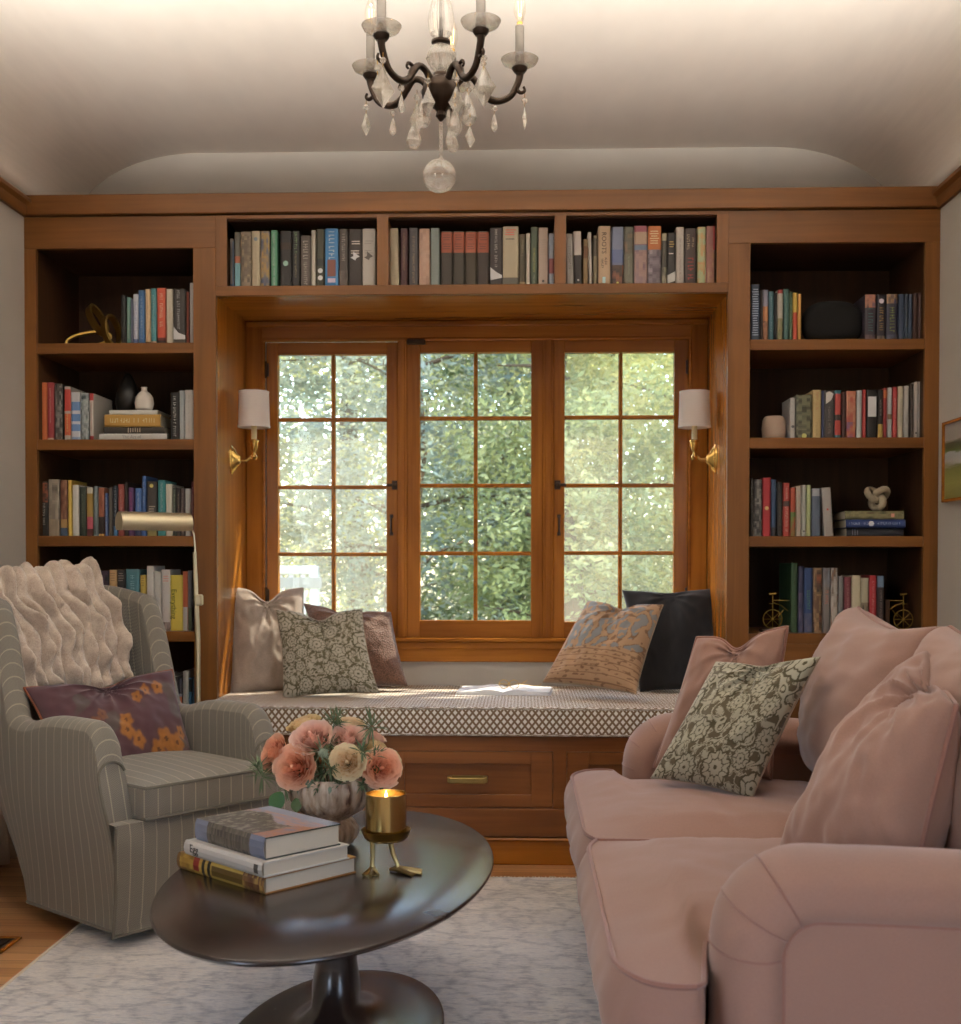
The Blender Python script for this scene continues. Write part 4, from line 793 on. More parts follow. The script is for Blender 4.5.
c = g.mix(g.ramp(n3, [(.50, (0, 0, 0)), (.66, (.8, .8, .8))]), c, lin('a6a4ab'))
c = g.mix(g.ramp(n3, [(.30, (.7, .7, .7)), (.44, (0, 0, 0))]), c, lin('c9b49c'))
c = g.mix(g.ramp(n2, [(.35, (.35, .35, .35)), (.6, (0, 0, 0))]), c, lin('8f8f99'))
RUG = g.bsdf(c, .95, bump=n2, bs=.4, bd=.002, **{'Sheen Weight': .2})
RX0, RY1 = -1.235, -.4364
t = thing('rug', 'large faded grey and cream patterned rug under the coffee table', 'rug', (.4, -2.3, 0))
MB().box(RX0, 1.25, -4.6, RY1, .0, .0085, bev=.003).build('pile', RUG, t, smooth=False)
RUGT = fabric('rug_edge', 'd9cdb8', 500); m = MB(); m.tube([(RX0, -4.6, .006), (RX0, RY1, .006)], .006, 6); m.build('bound_edge', RUGT, t)
m = MB(); rn = random.Random(5); x = RX0
while x < 1.25:
    L = rn.uniform(.012, .03); dx = rn.uniform(-.008, .008); m.tube([(x, RY1-.002, .006), (x+dx*.4, RY1+L*.5, .007), (x+dx, RY1+L, .003)], [.0028, .002, .0012], 5); x += .011
m.build('fringe', RUGT, t, kind='stuff')
p = az(2, 948, 0); t = thing('floor_register', 'grey metal floor vent with a wooden frame, at the lower left edge', 'vent', (p.x-.06, p.y, 0))
q0, q1 = az(22, 937, .004), az(0, 958, .004)
x1 = q0.x; y1 = q0.y; m = MB(); frame = [(x1-.30, x1, y1-.012, y1), (x1-.30, x1, y1-.13, y1-.118), (x1-.012, x1, y1-.13, y1), (x1-.30, x1-.288, y1-.13, y1)]
for a, b, c_, d in frame: m.box(a, b, c_, d, 0.0, .006, bev=.001)
m.build('frame', CAS['x'], t, smooth=False)
m = MB(); m.box(x1-.288, x1-.012, y1-.118, y1-.012, .0, .003)
for k in range(12): m.box(x1-.28+k*.022, x1-.266+k*.022, y1-.11, y1-.02, .003, .005)
m.build('grate', IRON, t, smooth=False)
# ------------------------------------------------------------------ sconces
SHADE = NT('linen_shade'); g = SHADE; w_ = g.n('TexNoise', {'Vector': g.n('Mapping', {'Vector': g.n('TexCoord').outputs['Object'], 'Scale': (200, 200, 1600)}).outputs[0], 'Scale': 1.0}).outputs[0]
cc = g.mix(w_, lin('e2d8d2'), lin('f2eae4')); mx = g.n('MixShader', {0: .35, 1: g.n('BsdfDiffuse', {0: cc}).outputs[0], 2: g.n('BsdfTranslucent', {0: cc}).outputs[0]}); g.t.links.new(mx.outputs[0], g.out.inputs[0]); SHADE = g.mat
def sconce(xw, sg, py_plate, px_plate, pxs, label):
    c = ax(px_plate, py_plate, xw); y, z = c.y, c.z
    xs_ = ay(pxs, 425, y).x; zsh0, zsh1 = ay(pxs, 427.5, y).z, ay(pxs, 391.5, y).z; zh0 = ay(pxs, 442, y).z
    t = thing('wall_sconce', label, 'sconce', (xw, y, z), group='brass wall sconces'); pz = ay(pxs, 457, y).z
    m = MB()
    for k, (r, d) in enumerate(((1.0, 0), (1.0, .004), (.86, .007), (.80, .012), (.45, .020), (.30, .026), (.0001, .027))): pass
    prof = [(1.0, 0), (1.0, .004), (.90, .008), (.82, .009), (.74, .015), (.42, .024), (.28, .036), (.0002, .037)]
    G = [[(xw+sg*d, y+.024*r*math.cos(a*math.pi/12), z+.056*r*math.sin(a*math.pi/12)) for r, d in prof] for a in range(24)]
    m.grid(G, cu=True, flip=sg < 0); m.build('backplate', BRASS, t)
    m = MB(); m.tube([(xw+sg*.03, y, z), (xw+sg*.06, y, z-.001), (xs_-sg*.012, y, pz+.002), (xs_, y, pz+.004)], .0055, 10); m.lathe([(1e-4, -.012), (.008, -.010), (.0125, 0), (.008, .010), (1e-4, .012)], (xs_, y, pz), 16); m.build('arm', BRASS, t)
    m = MB(); z0 = pz+.008; m.lathe([(1e-4, 0), (.006, .0), (.005, .010), (.010, .018), (.0135, .030), (.0145, .046), (.0185, .050), (.0185, .054), (.0135, .056), (.0125, .058), (1e-4, .058)], (xs_, y, z0), 20); m.build('candle_cup', BRASS, t)
    m = MB(); m.lathe([(1e-4, 0), (.0105, 0), (.0105, zsh0-z0-.052+.03), (1e-4, zsh0-z0-.052+.03)], (xs_, y, z0+.056), 16); m.build('candle_sleeve', plain('cream_sleeve', 'd8c99c', .5), t)
    r0, r1 = .0595, .0555; m = MB(); m.lathe([(r0, zsh0), (r1, zsh1), (r1-.0015, zsh1), (r0-.0015, zsh0), (r0, zsh0)], (xs_, y, 0), 40); s_ = m.build('lamp_shade', SHADE, t, angle=60)
    m = MB()
    for zq, r in ((zsh0+.003, r0), (zsh1-.003, r1)): m.lathe([(r+.0002, zq-.003), (r+.0012, zq-.003), (r+.0012, zq+.003), (r+.0002, zq+.003)], (xs_, y, 0), 40)
    m.build('shade_trim', plain('shade_tape', 'e4dcd6', .8), s_)
    m = MB()
    for a in range(3): m.tube([(xs_, y, zsh1-.02), (xs_+(r1-.001)*math.cos(a*2.09+.4), y+(r1-.001)*math.sin(a*2.09+.4), zsh1-.012)], .0012, 5)
    m.lathe([(1e-4, -.03), (.012, -.028), (.015, .0), (.01, .02), (1e-4, .028)], (xs_, y, zsh1-.055), 14); m.tube([(xs_, y, zsh0), (xs_, y, zsh1-.018)], .004, 6); m.build('bulb_and_spider', plain('frosted_bulb', 'e8e0d0', .4), t)
sconce(XA, 1, 460, 231, 254, 'brass wall sconce with white drum shade on the left side of the window alcove')
sconce(XB, -1, 459, 716, 694.5, 'brass wall sconce with white drum shade on the right side of the window alcove')
# ------------------------------------------------------------------ painting
g = NT('landscape_painting'); uvn = g.n('UVMap').outputs[0]; s_ = g.n('SeparateXYZ', {0: uvn}); nz = g.n('TexNoise', {'Vector': g.n('Mapping', {'Vector': uvn, 'Scale': (3, 9, 1)}).outputs[0], 'Scale': 1.5, 'Detail': 6}).outputs[0]
h = g.m('ADD', s_.outputs[1], g.m('MULTIPLY_ADD', nz, .16, -.08)); col = g.ramp(h, [(0, lin('7c7c3c')), (.2, lin('9c9a54')), (.42, lin('6f7a34')), (.47, lin('b8b4b0')), (.60, lin('a8aab0')), (.62, lin('5c7030')), (.70, lin('3f4c2c')), (.76, lin('54584c')), (.80, lin('a39c98')), (1, lin('b0a8a4'))])
n4 = g.n('TexNoise', {'Vector': uvn, 'Scale': 40.0, 'Detail': 3}).outputs[0]
PAINT = g.bsdf(g.mix(g.m('MULTIPLY', n4, .4), col, lin('8f7f5a')), .5, bump=n4, bs=.2)
P0 = ax(941.7, 423, XR-.022); P1 = ax(941.7, 502.5, XR-.022); y1 = P0.y; z1_, z0_ = P0.z, P1.z; y0 = y1-.62
t = thing('landscape_painting', 'framed painting of a green marsh under a grey sky on the right wall', 'painting', (XR, (y0+y1)/2, z0_))
m = MB(); w = .010
for a in ((y0, y1, z0_, z0_+w), (y0, y1, z1_-w, z1_), (y0, y0+w, z0_, z1_), (y1-w, y1, z0_, z1_)): m.box(XR-.022, XR-.001, *a, bev=.001)
m.build('frame', CAS['y'], t, smooth=False)
m = MB(); X = XR-.014; m.add([(X, y0+w, z0_+w), (X, y1-w, z0_+w), (X, y1-w, z1_-w), (X, y0+w, z1_-w), (XR-.002, y0+w, z0_+w), (XR-.002, y1-w, z0_+w), (XR-.002, y1-w, z1_-w), (XR-.002, y0+w, z1_-w)], [(0, 3, 2, 1), (4, 5, 6, 7), (0, 1, 5, 4), (2, 3, 7, 6), (1, 2, 6, 5), (3, 0, 4, 7)], uv=[(0, 0), (1, 0), (1, 1), (0, 1)]*2)
m.build('canvas', PAINT, t, smooth=False)
# ------------------------------------------------------------------ pharmacy floor lamp
y = -.42; hb = ay(197, 620, y); t = thing('floor_lamp', 'slim brass pharmacy floor lamp standing behind the striped armchair', 'lamp', (ay(198.5, 700, y).x, y, 0))
bx = ay(198.5, 704, y).x
m = MB(); m.lathe([(1e-4, 0), (.105, 0), (.108, .006), (.10, .014), (.02, .02), (.012, .03), (1e-4, .03)], (bx, y, 0.0), 36); m.build('base', SBRASS, t)
ptop = ay(193.5, 556, y); pz = lambda px, py: ay(px, py, y)
m = MB(); m.tube([(bx, y, .02), pz(198.0, 640), pz(196, 598)], .0078, 12); m.tube([pz(196, 604), pz(194.5, 552)], .0062, 12); m.build('pole', SBRASS, t)
a = [pz(197.5, 600), pz(196.8, 580), pz(195.6, 560), pz(194.8, 545), pz(193.8, 534), pz(191.5, 529), pz(188, 527.5)]
m = MB(); m.tube(a, .0030, 8); m.build('arm', SBRASS, t)
c = pz(199, 600); m = MB(); m.box(c.x-.012, c.x+.012, y-.012, y+.012, c.z-.018, c.z+.018, bev=.004); m.tube([(c.x+.002, y-.014, c.z-.016), (c.x+.003, y-.014, c.z-.042)], .0018, 6); m.build('slide_clamp', SBRASS, t)
h0, h1 = pz(125, 522), pz(189, 522); m = MB(); G = []
cz_ = (pz(150, 511).z+pz(150, 530).z)/2-.012; rr = .036
for k in range(2):
    X = (h0.x, h1.x)[k]; ring = []
    for j in range(25):
        b = R(-38+256*j/24); ring.append((X, y+rr*.95*math.cos(b), cz_+rr*math.sin(b)))
    for j in range(24, -1, -1):
        b = R(-38+256*j/24); ring.append((X, y+(rr-.0015)*.95*math.cos(b), cz_+(rr-.0015)*math.sin(b)))
    G.append(ring)
m.grid(G, cv=True, flip=True)
for X, dx in ((h0.x, 0), (h1.x, 0)):
    P = [(X, y+rr*.95*math.cos(R(-38+256*j/24)), cz_+rr*math.sin(R(-38+256*j/24))) for j in range(25)]; m.add(P+[(p_[0]+.001, p_[1], p_[2]) for p_ in P], [tuple(range(25)), tuple(range(49, 24, -1))])
rt = Matrix.Translation((h0.x, y, cz_)) @ Matrix.Rotation(R(13), 4, 'Z') @ Matrix.Translation((-h0.x, -y, -cz_))
rt = Matrix.Translation((h1.x, y, cz_)) @ Matrix.Rotation(R(38), 4, 'Z') @ Matrix.Diagonal((1.10, 1, 1, 1)) @ Matrix.Translation((-h1.x, -y, -cz_)); m.xf(rt)
m.build('lamp_head', SBRASS, t, angle=50)
# ------------------------------------------------------------------ chandelier
cy = -1.3; cp = ay(441, 85, cy); CX0 = cp.x; cz0 = cp.z
g = NT('crystal'); tr = g.n('BsdfTransparent', {0: (.93, .92, .90)}); gl = g.n('BsdfGlossy', {'Roughness': .06, 0: (1, .98, .95)}); rf = g.n('BsdfRefraction', {'Roughness': .02, 'IOR': 1.5, 0: (.97, .96, .94)}); df = g.n('BsdfDiffuse', {0: lin('e8e0d4')})
lw = g.n('LayerWeight', {'Blend': .45}).outputs[0]
a = g.n('MixShader', {0: .45, 1: rf.outputs[0], 2: tr.outputs[0]}); b = g.n('MixShader', {0: g.m('MULTIPLY_ADD', lw, .5, .12), 1: a.outputs[0], 2: gl.outputs[0]}); c = g.n('MixShader', {0: .16, 1: b.outputs[0], 2: df.outputs[0]}); g.t.links.new(c.outputs[0], g.out.inputs[0]); CRY = g.mat
t = thing('chandelier', 'bronze and crystal candle chandelier hanging from the ceiling', 'chandelier', (CX0, cy, cz0))
Zc = lambda py: ay(441, py, cy).z
m = MB(); m.lathe([(1e-4, Zc(122)), (.004, Zc(121)), (.013, Zc(116)), (.010, Zc(112)), (.018, Zc(108)), (.036, Zc(104)), (.045, Zc(98)), (.047, Zc(91)), (.044, Zc(85)), (.034, Zc(80)), (.020, Zc(77)), (.019, Zc(74)), (.012, Zc(73)), (1e-4, Zc(73))], (CX0, cy, 0), 36, wob=lambda t_, z: 1+(.05*math.cos(12*t_) if z < Zc(95) else 0)); m.build('hub', BRONZE, t)
m = MB(); m.lathe([(.012, Zc(73)), (.026, Zc(68)), (.0365, Zc(58)), (.026, Zc(48)), (.012, Zc(44))], (CX0, cy, 0), 32, wob=lambda t_, z: 1+.04*math.cos(16*t_)); m.build('crystal_ball', CRY, t)
m = MB(); m.lathe([(.016, Zc(45)), (.024, Zc(43)), (.024, Zc(41)), (.012, Zc(40))], (CX0, cy, 0), 24); m.build('collar', BRONZE, t)
m = MB(); m.lathe([(.012, Zc(40)), (.027, Zc(34)), (.032, Zc(20)), (.026, Zc(6)), (.014, Zc(-12)), (.018, Zc(-22)), (.012, Zc(-32))], (CX0, cy, 0), 32, wob=lambda t_, z: 1+.03*math.cos(14*t_)); m.build('crystal_column', CRY, t)
m = MB(); m.tube([(CX0, cy, Zc(44)), (CX0, cy, Zc(-40)), (CX0, cy, ZCEIL-.02)], .005, 8); m.lathe([(.005, ZCEIL-.05), (.03, ZCEIL-.04), (.055, ZCEIL-.012), (.058, ZCEIL), (1e-4, ZCEIL)], (CX0, cy, 0), 24); m.build('stem', BRONZE, t)
BULB = NT('bulb_glass'); g = BULB; mx = g.n('MixShader', {0: .22, 1: g.n('BsdfTransparent', {0: (1, .97, .9)}).outputs[0], 2: g.n('BsdfGlossy', {'Roughness': .05}).outputs[0]}); g.t.links.new(mx.outputs[0], g.out.inputs[0]); BULB = g.mat
FIL = NT('filament'); g = FIL; em = g.n('Emission', {0: (1, .62, .25), 1: 6.0}); g.t.links.new(em.outputs[0], g.out.inputs[0]); FIL = g.mat
SLV = plain('grey_sleeve', '756e65', .6)
zb = ay(441, 69, -1.25).z
def kite(m, p, L, w, rot):
    x, y, z = p; c, s_ = math.cos(rot), math.sin(rot); ring = [(w, 0), (0, w*.35), (-w, 0), (0, -w*.35)]
    V = [(x, y, z), (x, y, z-L)]+[(x+a*c-b*s_, y+a*s_+b*c, z-L*.55) for a, b in ring]
    V += [(x+(a*c-b*s_)*.62, y+(a*s_+b*c)*.62, z-L*.38) for a, b in ring]
    m.add(V, [(0, 6, 7), (0, 7, 8), (0, 8, 9), (0, 9, 6)]+[(6, 2, 3, 7), (7, 3, 4, 8), (8, 4, 5, 9), (9, 5, 2, 6)]+[(1, 3, 2), (1, 4, 3), (1, 5, 4), (1, 2, 5)])
def dropc(m, p, L, w):
    m.lathe([(1e-4, p[2]-L), (w*.6, p[2]-L*.93), (w, p[2]-L*.72), (w*.7, p[2]-L*.4), (w*.25, p[2]-L*.12), (1e-4, p[2])], (p[0], p[1], 0), 8)
def pendant(x, y, z, kind, L, w, rot):
    m = MB(); m.lathe([(1e-4, -.008), (.006, -.005), (.008, 0), (.006, .005), (1e-4, .008)], (x, y, z-.012), 8)
    zt_ = z-.024
    (kite if kind == 'k' else dropc)(m, *(((x, y, zt_), L, w, rot) if kind == 'k' else ((x, y, zt_), L, w)))
    o = m.build('crystal_pendant', CRY, t, smooth=False)
    m = MB(); m.tube([(x, y, z+.006), (x, y, z-.006)], .0009, 5); m.tube([(x, y, z-.018), (x, y, z-.028)], .0009, 5); m.build('wire', BRASS, o)
RA = .2; K0 = R(31.5)
for k in range(5):
    th = K0+k*2*math.pi/5; dx, dy = math.sin(th), -math.cos(th); pt = lambda r, z: (CX0+dx*r, cy+dy*r, z)
    zA = Zc(88)
    m = MB(); m.tube(smooth_path([pt(.03, zA+.0), pt(.052, zA+.026), pt(.076, zA+.032), pt(.096, zA+.014), pt(.108, zA-.006), pt(.128, zA-.020), pt(.152, zA-.020), pt(.177, zA-.006), pt(.192, zA+.020), pt(RA, zb-.024), pt(RA, zb-.012)]), smooth_rad([.010, .0085, .008, .0105, .008, .0095, .0085, .008, .0085, .009, .011]), 12)
    m.tube(smooth_path([pt(.093, zA+.01), pt(.098, zA+.024), pt(.112, zA+.028), pt(.118, zA+.018), pt(.112, zA+.014)]), smooth_rad([.006, .005, .004, .003, .003]), 8); m.tube(smooth_path([pt(.186, zA+.016), pt(.202, zA+.004), pt(.213, zA+.010), pt(.210, zA+.020)]), smooth_rad([.005, .005, .004, .003]), 8)
    m.lathe([(1e-4, zb-.016), (.013, zb-.014), (.019, zb-.006), (.020, zb-.001), (.012, zb+.001), (1e-4, zb+.002)], (pt(RA, 0)[0], pt(RA, 0)[1], 0), 18)
    m.build('arm', BRONZE, t)
    q = pt(RA, 0); m = MB(); m.lathe([(.008, zb), (.026, zb+.002), (.042, zb+.010), (.0475, zb+.020), (.046, zb+.021), (.040, zb+.013), (.024, zb+.005), (.008, zb+.004)], (q[0], q[1], 0), 28); m.build('bobeche', CRY, t)
    m = MB(); m.lathe([(1e-4, zb+.002), (.0112, zb+.002), (.0112, zb+.102), (.009, zb+.104), (1e-4, zb+.104)], (q[0], q[1], 0), 16); cs_ = m.build('candle_sleeve', SLV, t)
    m = MB(); m.lathe([(.0075, zb+.104), (.0075, zb+.112), (1e-4, zb+.112)], (q[0], q[1], 0), 12); m.build('socket', BRASS, cs_)
    m = MB(); m.lathe([(.006, zb+.112), (.010, zb+.120), (.0155, zb+.138), (.0145, zb+.158), (.008, zb+.180), (.003, zb+.194), (1e-4, zb+.197)], (q[0], q[1], 0), 18); bl = m.build('bulb', BULB, cs_)
    m = MB()
    for a in (-1, 1): m.tube([(q[0]+a*.003, q[1], zb+.125), (q[0]+a*.004, q[1], zb+.165)], .0009, 5)
    m.build('filament', FIL, cs_)
    o = pt(.213, 0); pendant(o[0], o[1], zA-.003, 'dk'[k in (1, 4, 3)], .062, .013 if k in (1, 3) else .016, k)
    o = pt(.135, 0); pendant(o[0], o[1], zA-.028, 'd', .046, .009, 0)
    o = pt(.060, 0); pendant(o[0]+.01, o[1], zA+.012, 'kd'[k % 2], .078, .020, k*.7)
for (px, py, kd, L, w, yy, rt_) in ((383, 68, 'k', .100, .029, -1.50, .5), (484, 66, 'k', .104, .030, -1.48, -.35), (470, 128, 'k', .055, .020, -1.36, .9), (417, 105, 'k', .078, .019, -1.42, .4), (455, 108, 'd', .075, .018, -1.38, 0), (414, 124, 'd', .066, .019, -1.40, 0)):
    p = ay(px, py, yy); pendant(p.x, p.y, p.z+.03, kd, L, w, rt_)
m = MB()
for k in range(9): m.lathe([(1e-4, -.005), (.005, -.003), (.0055, 0), (.005, .003), (1e-4, .005)], (CX0, cy, Zc(122)-.006-.0105*k), 10)
m.build('bead_chain', CRY, t)
m = MB(); zq = Zc(176); m.lathe([(1e-4, -.041)]+[(.041*math.sin(math.pi*k/16), -.041*math.cos(math.pi*k/16)) for k in range(1, 16)]+[(1e-4, .041)], (CX0-.004, cy, zq), 32); m.build('finial_ball', CRY, t)
# ------------------------------------------------------------------ coffee table
TZ = .37; TC = Vector((-.397, -1.755, 0)); TRX, TRY, TROT = .331, .608, -.085
OAKD = NT('dark_table'); g = OAKD; tc = g.n('TexCoord').outputs['Object']
n1 = g.n('TexNoise', {'Vector': g.n('Mapping', {'Vector': tc, 'Scale': (6, 6, 6)}).outputs[0], 'Scale': 1.0, 'Detail': 6}).outputs[0]
OAKD = g.bsdf(g.ramp(n1, [(.3, lin('221813')), (.7, lin('32241f'))]), g.m('MULTIPLY_ADD', n1, .05, .24), 0, **{'Specular IOR Level': .5, 'Coat Weight': .35, 'Coat Roughness': .2, 'Coat IOR': 1.6})
t = thing('coffee_table', 'dark oval pedestal coffee table standing on the faded rug', 'table', (TC.x, TC.y, .009), TROT)
def oval(m, prof, sx, sy, n=96):
    m.grid([[(r*sx*math.cos(2*math.pi*k/n), r*sy*math.sin(2*math.pi*k/n), z) for r, z in prof] for k in range(n)], cu=True)
m = MB(); z = TZ-.009; oval(m, [(1e-4, z-.020), (.5, z-.020), (.93, z-.018), (.985, z-.013), (1.0, z-.006), (.998, z-.002), (.992, z), (.5, z), (1e-4, z)], TRX, TRY); m.build('tabletop', OAKD, t, local=True, angle=50)
m = MB(); G = []
for k in range(72):
    a = 2*math.pi*k/72; rowp = []
    for r, z_ in ((1e-4, 0), (1, 0), (1, .006), (.97, .010), (.80, .014), (.55, .022), (.36, .040), (.22, .075)): rowp.append((r*.225*math.cos(a), r*.40*math.sin(a), z_))
    for r, z_ in ((.052, .11), (.044, .16), (.042, .24), (.044, .30), (.06, .33), (.085, .345)): rowp.append((r*math.cos(a), r*math.sin(a), z_))
    G.append(rowp)
m.grid(G, cu=True); m.build('pedestal', OAKD, t, local=True, angle=60)
# books on the table
def hardback(label, c, rz, w, d, h, cov, spine_deco, name_extra=None, cover_m=None, group='books stacked on the coffee table', overh=.003, zb=0):
    """lying book; spine on local -Y side running along X; w along X, d along Y"""
    t = thing('book', label, 'book', (c[0], c[1], zb), rz, group)
    m = MB(); a = .003; hh = h
    if cover_m is None: m.box(-w/2, w/2, -d/2, d/2, 0, a, col=lin(cov)); m.box(-w/2, w/2, -d/2, d/2, hh-a, hh, col=lin(cov))
    else:
        m.box(-w/2, w/2, -d/2, d/2, 0, a, col=lin(cov)); m.box(-w/2, w/2, -d/2, d/2, hh-a, hh-.0002, col=lin(cov)); N = 48; M_ = 34
        for i in range(N):
            for j in range(M_):
                u0, u1, v0, v1 = i/N, (i+1)/N, j/M_, (j+1)/M_
                m.add([(-w/2+w*u0, -d/2+d*v0, hh), (-w/2+w*u1, -d/2+d*v0, hh), (-w/2+w*u1, -d/2+d*v1, hh), (-w/2+w*u0, -d/2+d*v1, hh)], [(0, 1, 2, 3)], col=cover_m((u0+u1)/2, (v0+v1)/2))
    N = 60; pr = [(-d/2, 0), (-d/2-.004, hh*.2), (-d/2-.0055, hh*.5), (-d/2-.004, hh*.8), (-d/2, hh)]
    for i in range(N):
        x0, x1 = -w/2+w*i/N, -w/2+w*(i+1)/N
        for j in range(4): m.add([(x0, *pr[j]), (x1, *pr[j]), (x1, *pr[j+1]), (x0, *pr[j+1])], [(0, 1, 2, 3)], col=spine_deco((i+.5)/N, (j+.5)/4))
    m.build('cover', BOOKM, t, local=True, smooth=False)
    m = MB(); m.box(-w/2+overh, w/2-overh, -d/2+.002, d/2-overh, a, hh-a); m.build('page_block', PAGES, t, local=True, smooth=False)
    return t
def cyc(cols, v):
    v = min(.9999, max(0, (v-.15)/.7))*(len(cols)-1); i = int(v); f_ = v-i; a_, b_ = lin(cols[i]), lin(cols[min(i+1, len(cols)-1)]); return tuple(x*(1-f_)+y*f_ for x, y in zip(a_, b_))
def nz(x, y, s=0, o=0): return noise.noise(Vector((x, y, s)))*.5+.5
# spine line endpoints in the photo
def place(pl, pr, z, wscale=1):
    a = az(*pl, z); b = az(*pr, z); d = b-a; return a, b, math.atan2(d.y, d.x), d.length
a, b, rz, L = place((179, 866), (266, 893), TZ+.004)
nrm = Vector((-math.sin(rz), math.cos(rz), 0)); D0 = .232; c = (a+b)/2+nrm*D0*.5
z1, z2, z3 = TZ+.0005, TZ+.0005+.034, TZ+.034+.030
def sp_gold(u, v):
    if u < .04: return lin('6a4a20')
    if .20 < u < .27: return lin('9c2c24') if v > .2 else lin('c09838')
    if .27 < u < .42: return lin('2c241c') if abs((u-.345)/.075)**2+((v-.5)/.5)**2 < 1 and int(u*90) % 2 else lin('c9a44a')
    if .42 < u < .76: return lin('6f5420') if .15 < v < .8 else lin('c9a850')
    if u >= .76: return cyc(['7a4a2c', 'b08850', '5c2c20', 'c8a058', '8a6a3c'], nz(u*26, v*2, 4))
    return cyc(['c9a44a', 'a88434', '6a4c20'], nz(u*20, v*3, 2))
def cv_gold(u, v): return cyc(['6a3c24', 'a87840', 'c8a058', '4c2c20'], nz(u*10, v*10, 8))
hardback('thick gilt-spined book at the bottom of the stack on the coffee table', c, rz, L, D0, .034, 'a8743c', sp_gold, cover_m=cv_gold, zb=z1)
a2, b2, rz2, L2 = place((186, 852), (264, 876), z2+.004); nrm = Vector((-math.sin(rz2), math.cos(rz2), 0)); D2 = .215; c2 = (a2+b2)/2+nrm*D2*.5
def sp_egg(u, v): return lin('5a544c') if (u > .88 and int(u*140) % 2 and .2 < v < .8) else lin('d9d2c8')
t2 = hardback('thick white cookbook in the middle of the stack on the coffee table', c2, rz2, L2, D2, .030, 'ddd7cd', sp_egg, zb=z2)
text_mb('Egg', .024, Matrix.Translation((-L2*.36, -D2/2-.0058, .0165)) @ Matrix.Rotation(R(90), 4, 'X'), ext=.0003).build('lettering', plain_cache('2c2824'), t2, local=True, smooth=False)
a3, b3, rz3, L3 = place((197, 838), (266, 859), z3+.003); nrm = Vector((-math.sin(rz3), math.cos(rz3), 0)); D3 = .185; c3 = (a3+b3)/2+nrm*D3*.5
def sp_land(u, v):
    if u < .18 or u > .80: return cyc(['7c8296', '8c93a6'], nz(u*8, v*3))
    return cyc(['4a433c', '5c544a', '7a7264', '3c3630'], nz(u*40, v*3, 1))
def cv_land(u, v):
    if v > .82: return cyc(['8a92a8', '9aa2b4'], nz(u*5, v*5))
    if v > .62+.12*math.sin(u*7): return cyc(['8a92a8', 'b89080', '8a92a8', 'c09888'], nz(u*6, v*14, 3))
    if u > .82: return cyc(['7c8296', 'b07858', '7c8296'], nz(u*6, v*9, 3))
    return cyc(['33302c', '6a645a', '4a453e', '9a9488', '3c3832'], nz(u*22, v*9, 5))
t3 = hardback('hardback with a grey castle landscape cover on top of the coffee table stack', c3, rz3, L3, D3, .045, '33403a', sp_land, cover_m=cv_land, zb=z3)
# ------------------------------------------------------------------ vase of roses
vp = az(327, 850, TZ); vc = Vector((vp.x, vp.y+.052, TZ+.0003))
VG = NT('glazed_pottery'); g = VG; tc = g.n('TexCoord').outputs['Object']; n1 = g.n('TexNoise', {'Vector': g.n('Mapping', {'Vector': tc, 'Scale': (70, 70, 7)}).outputs[0], 'Scale': 1.0, 'Detail': 4}).outputs[0]
VGM = g.bsdf(g.ramp(n1, [(.34, lin('5c4236')), (.44, lin('a18a76')), (.7, lin('cdbca8'))]), .28)
prof = [(1e-4, .0), (.030, .0), (.044, .006), (.054, .022), (.056, .040), (.046, .056), (.038, .062), (.046, .068), (.066, .082), (.080, .105), (.085, .130), (.080, .150), (.074, .156), (.072, .152), (.078, .128), (.05, .08), (1e-4, .075)]
t = thing('flower_vase', 'fluted brown and cream footed pottery bowl vase holding the roses', 'vase', vc)
m = MB(); m.lathe([(r*1.13, vc.z+z*1.03) for r, z in prof], (vc.x, vc.y, 0), 132, wob=lambda a, z: 1+.05*abs(math.sin(a*11))); m.build('bowl', VGM, t, angle=80)
rimz = vc.z+.150
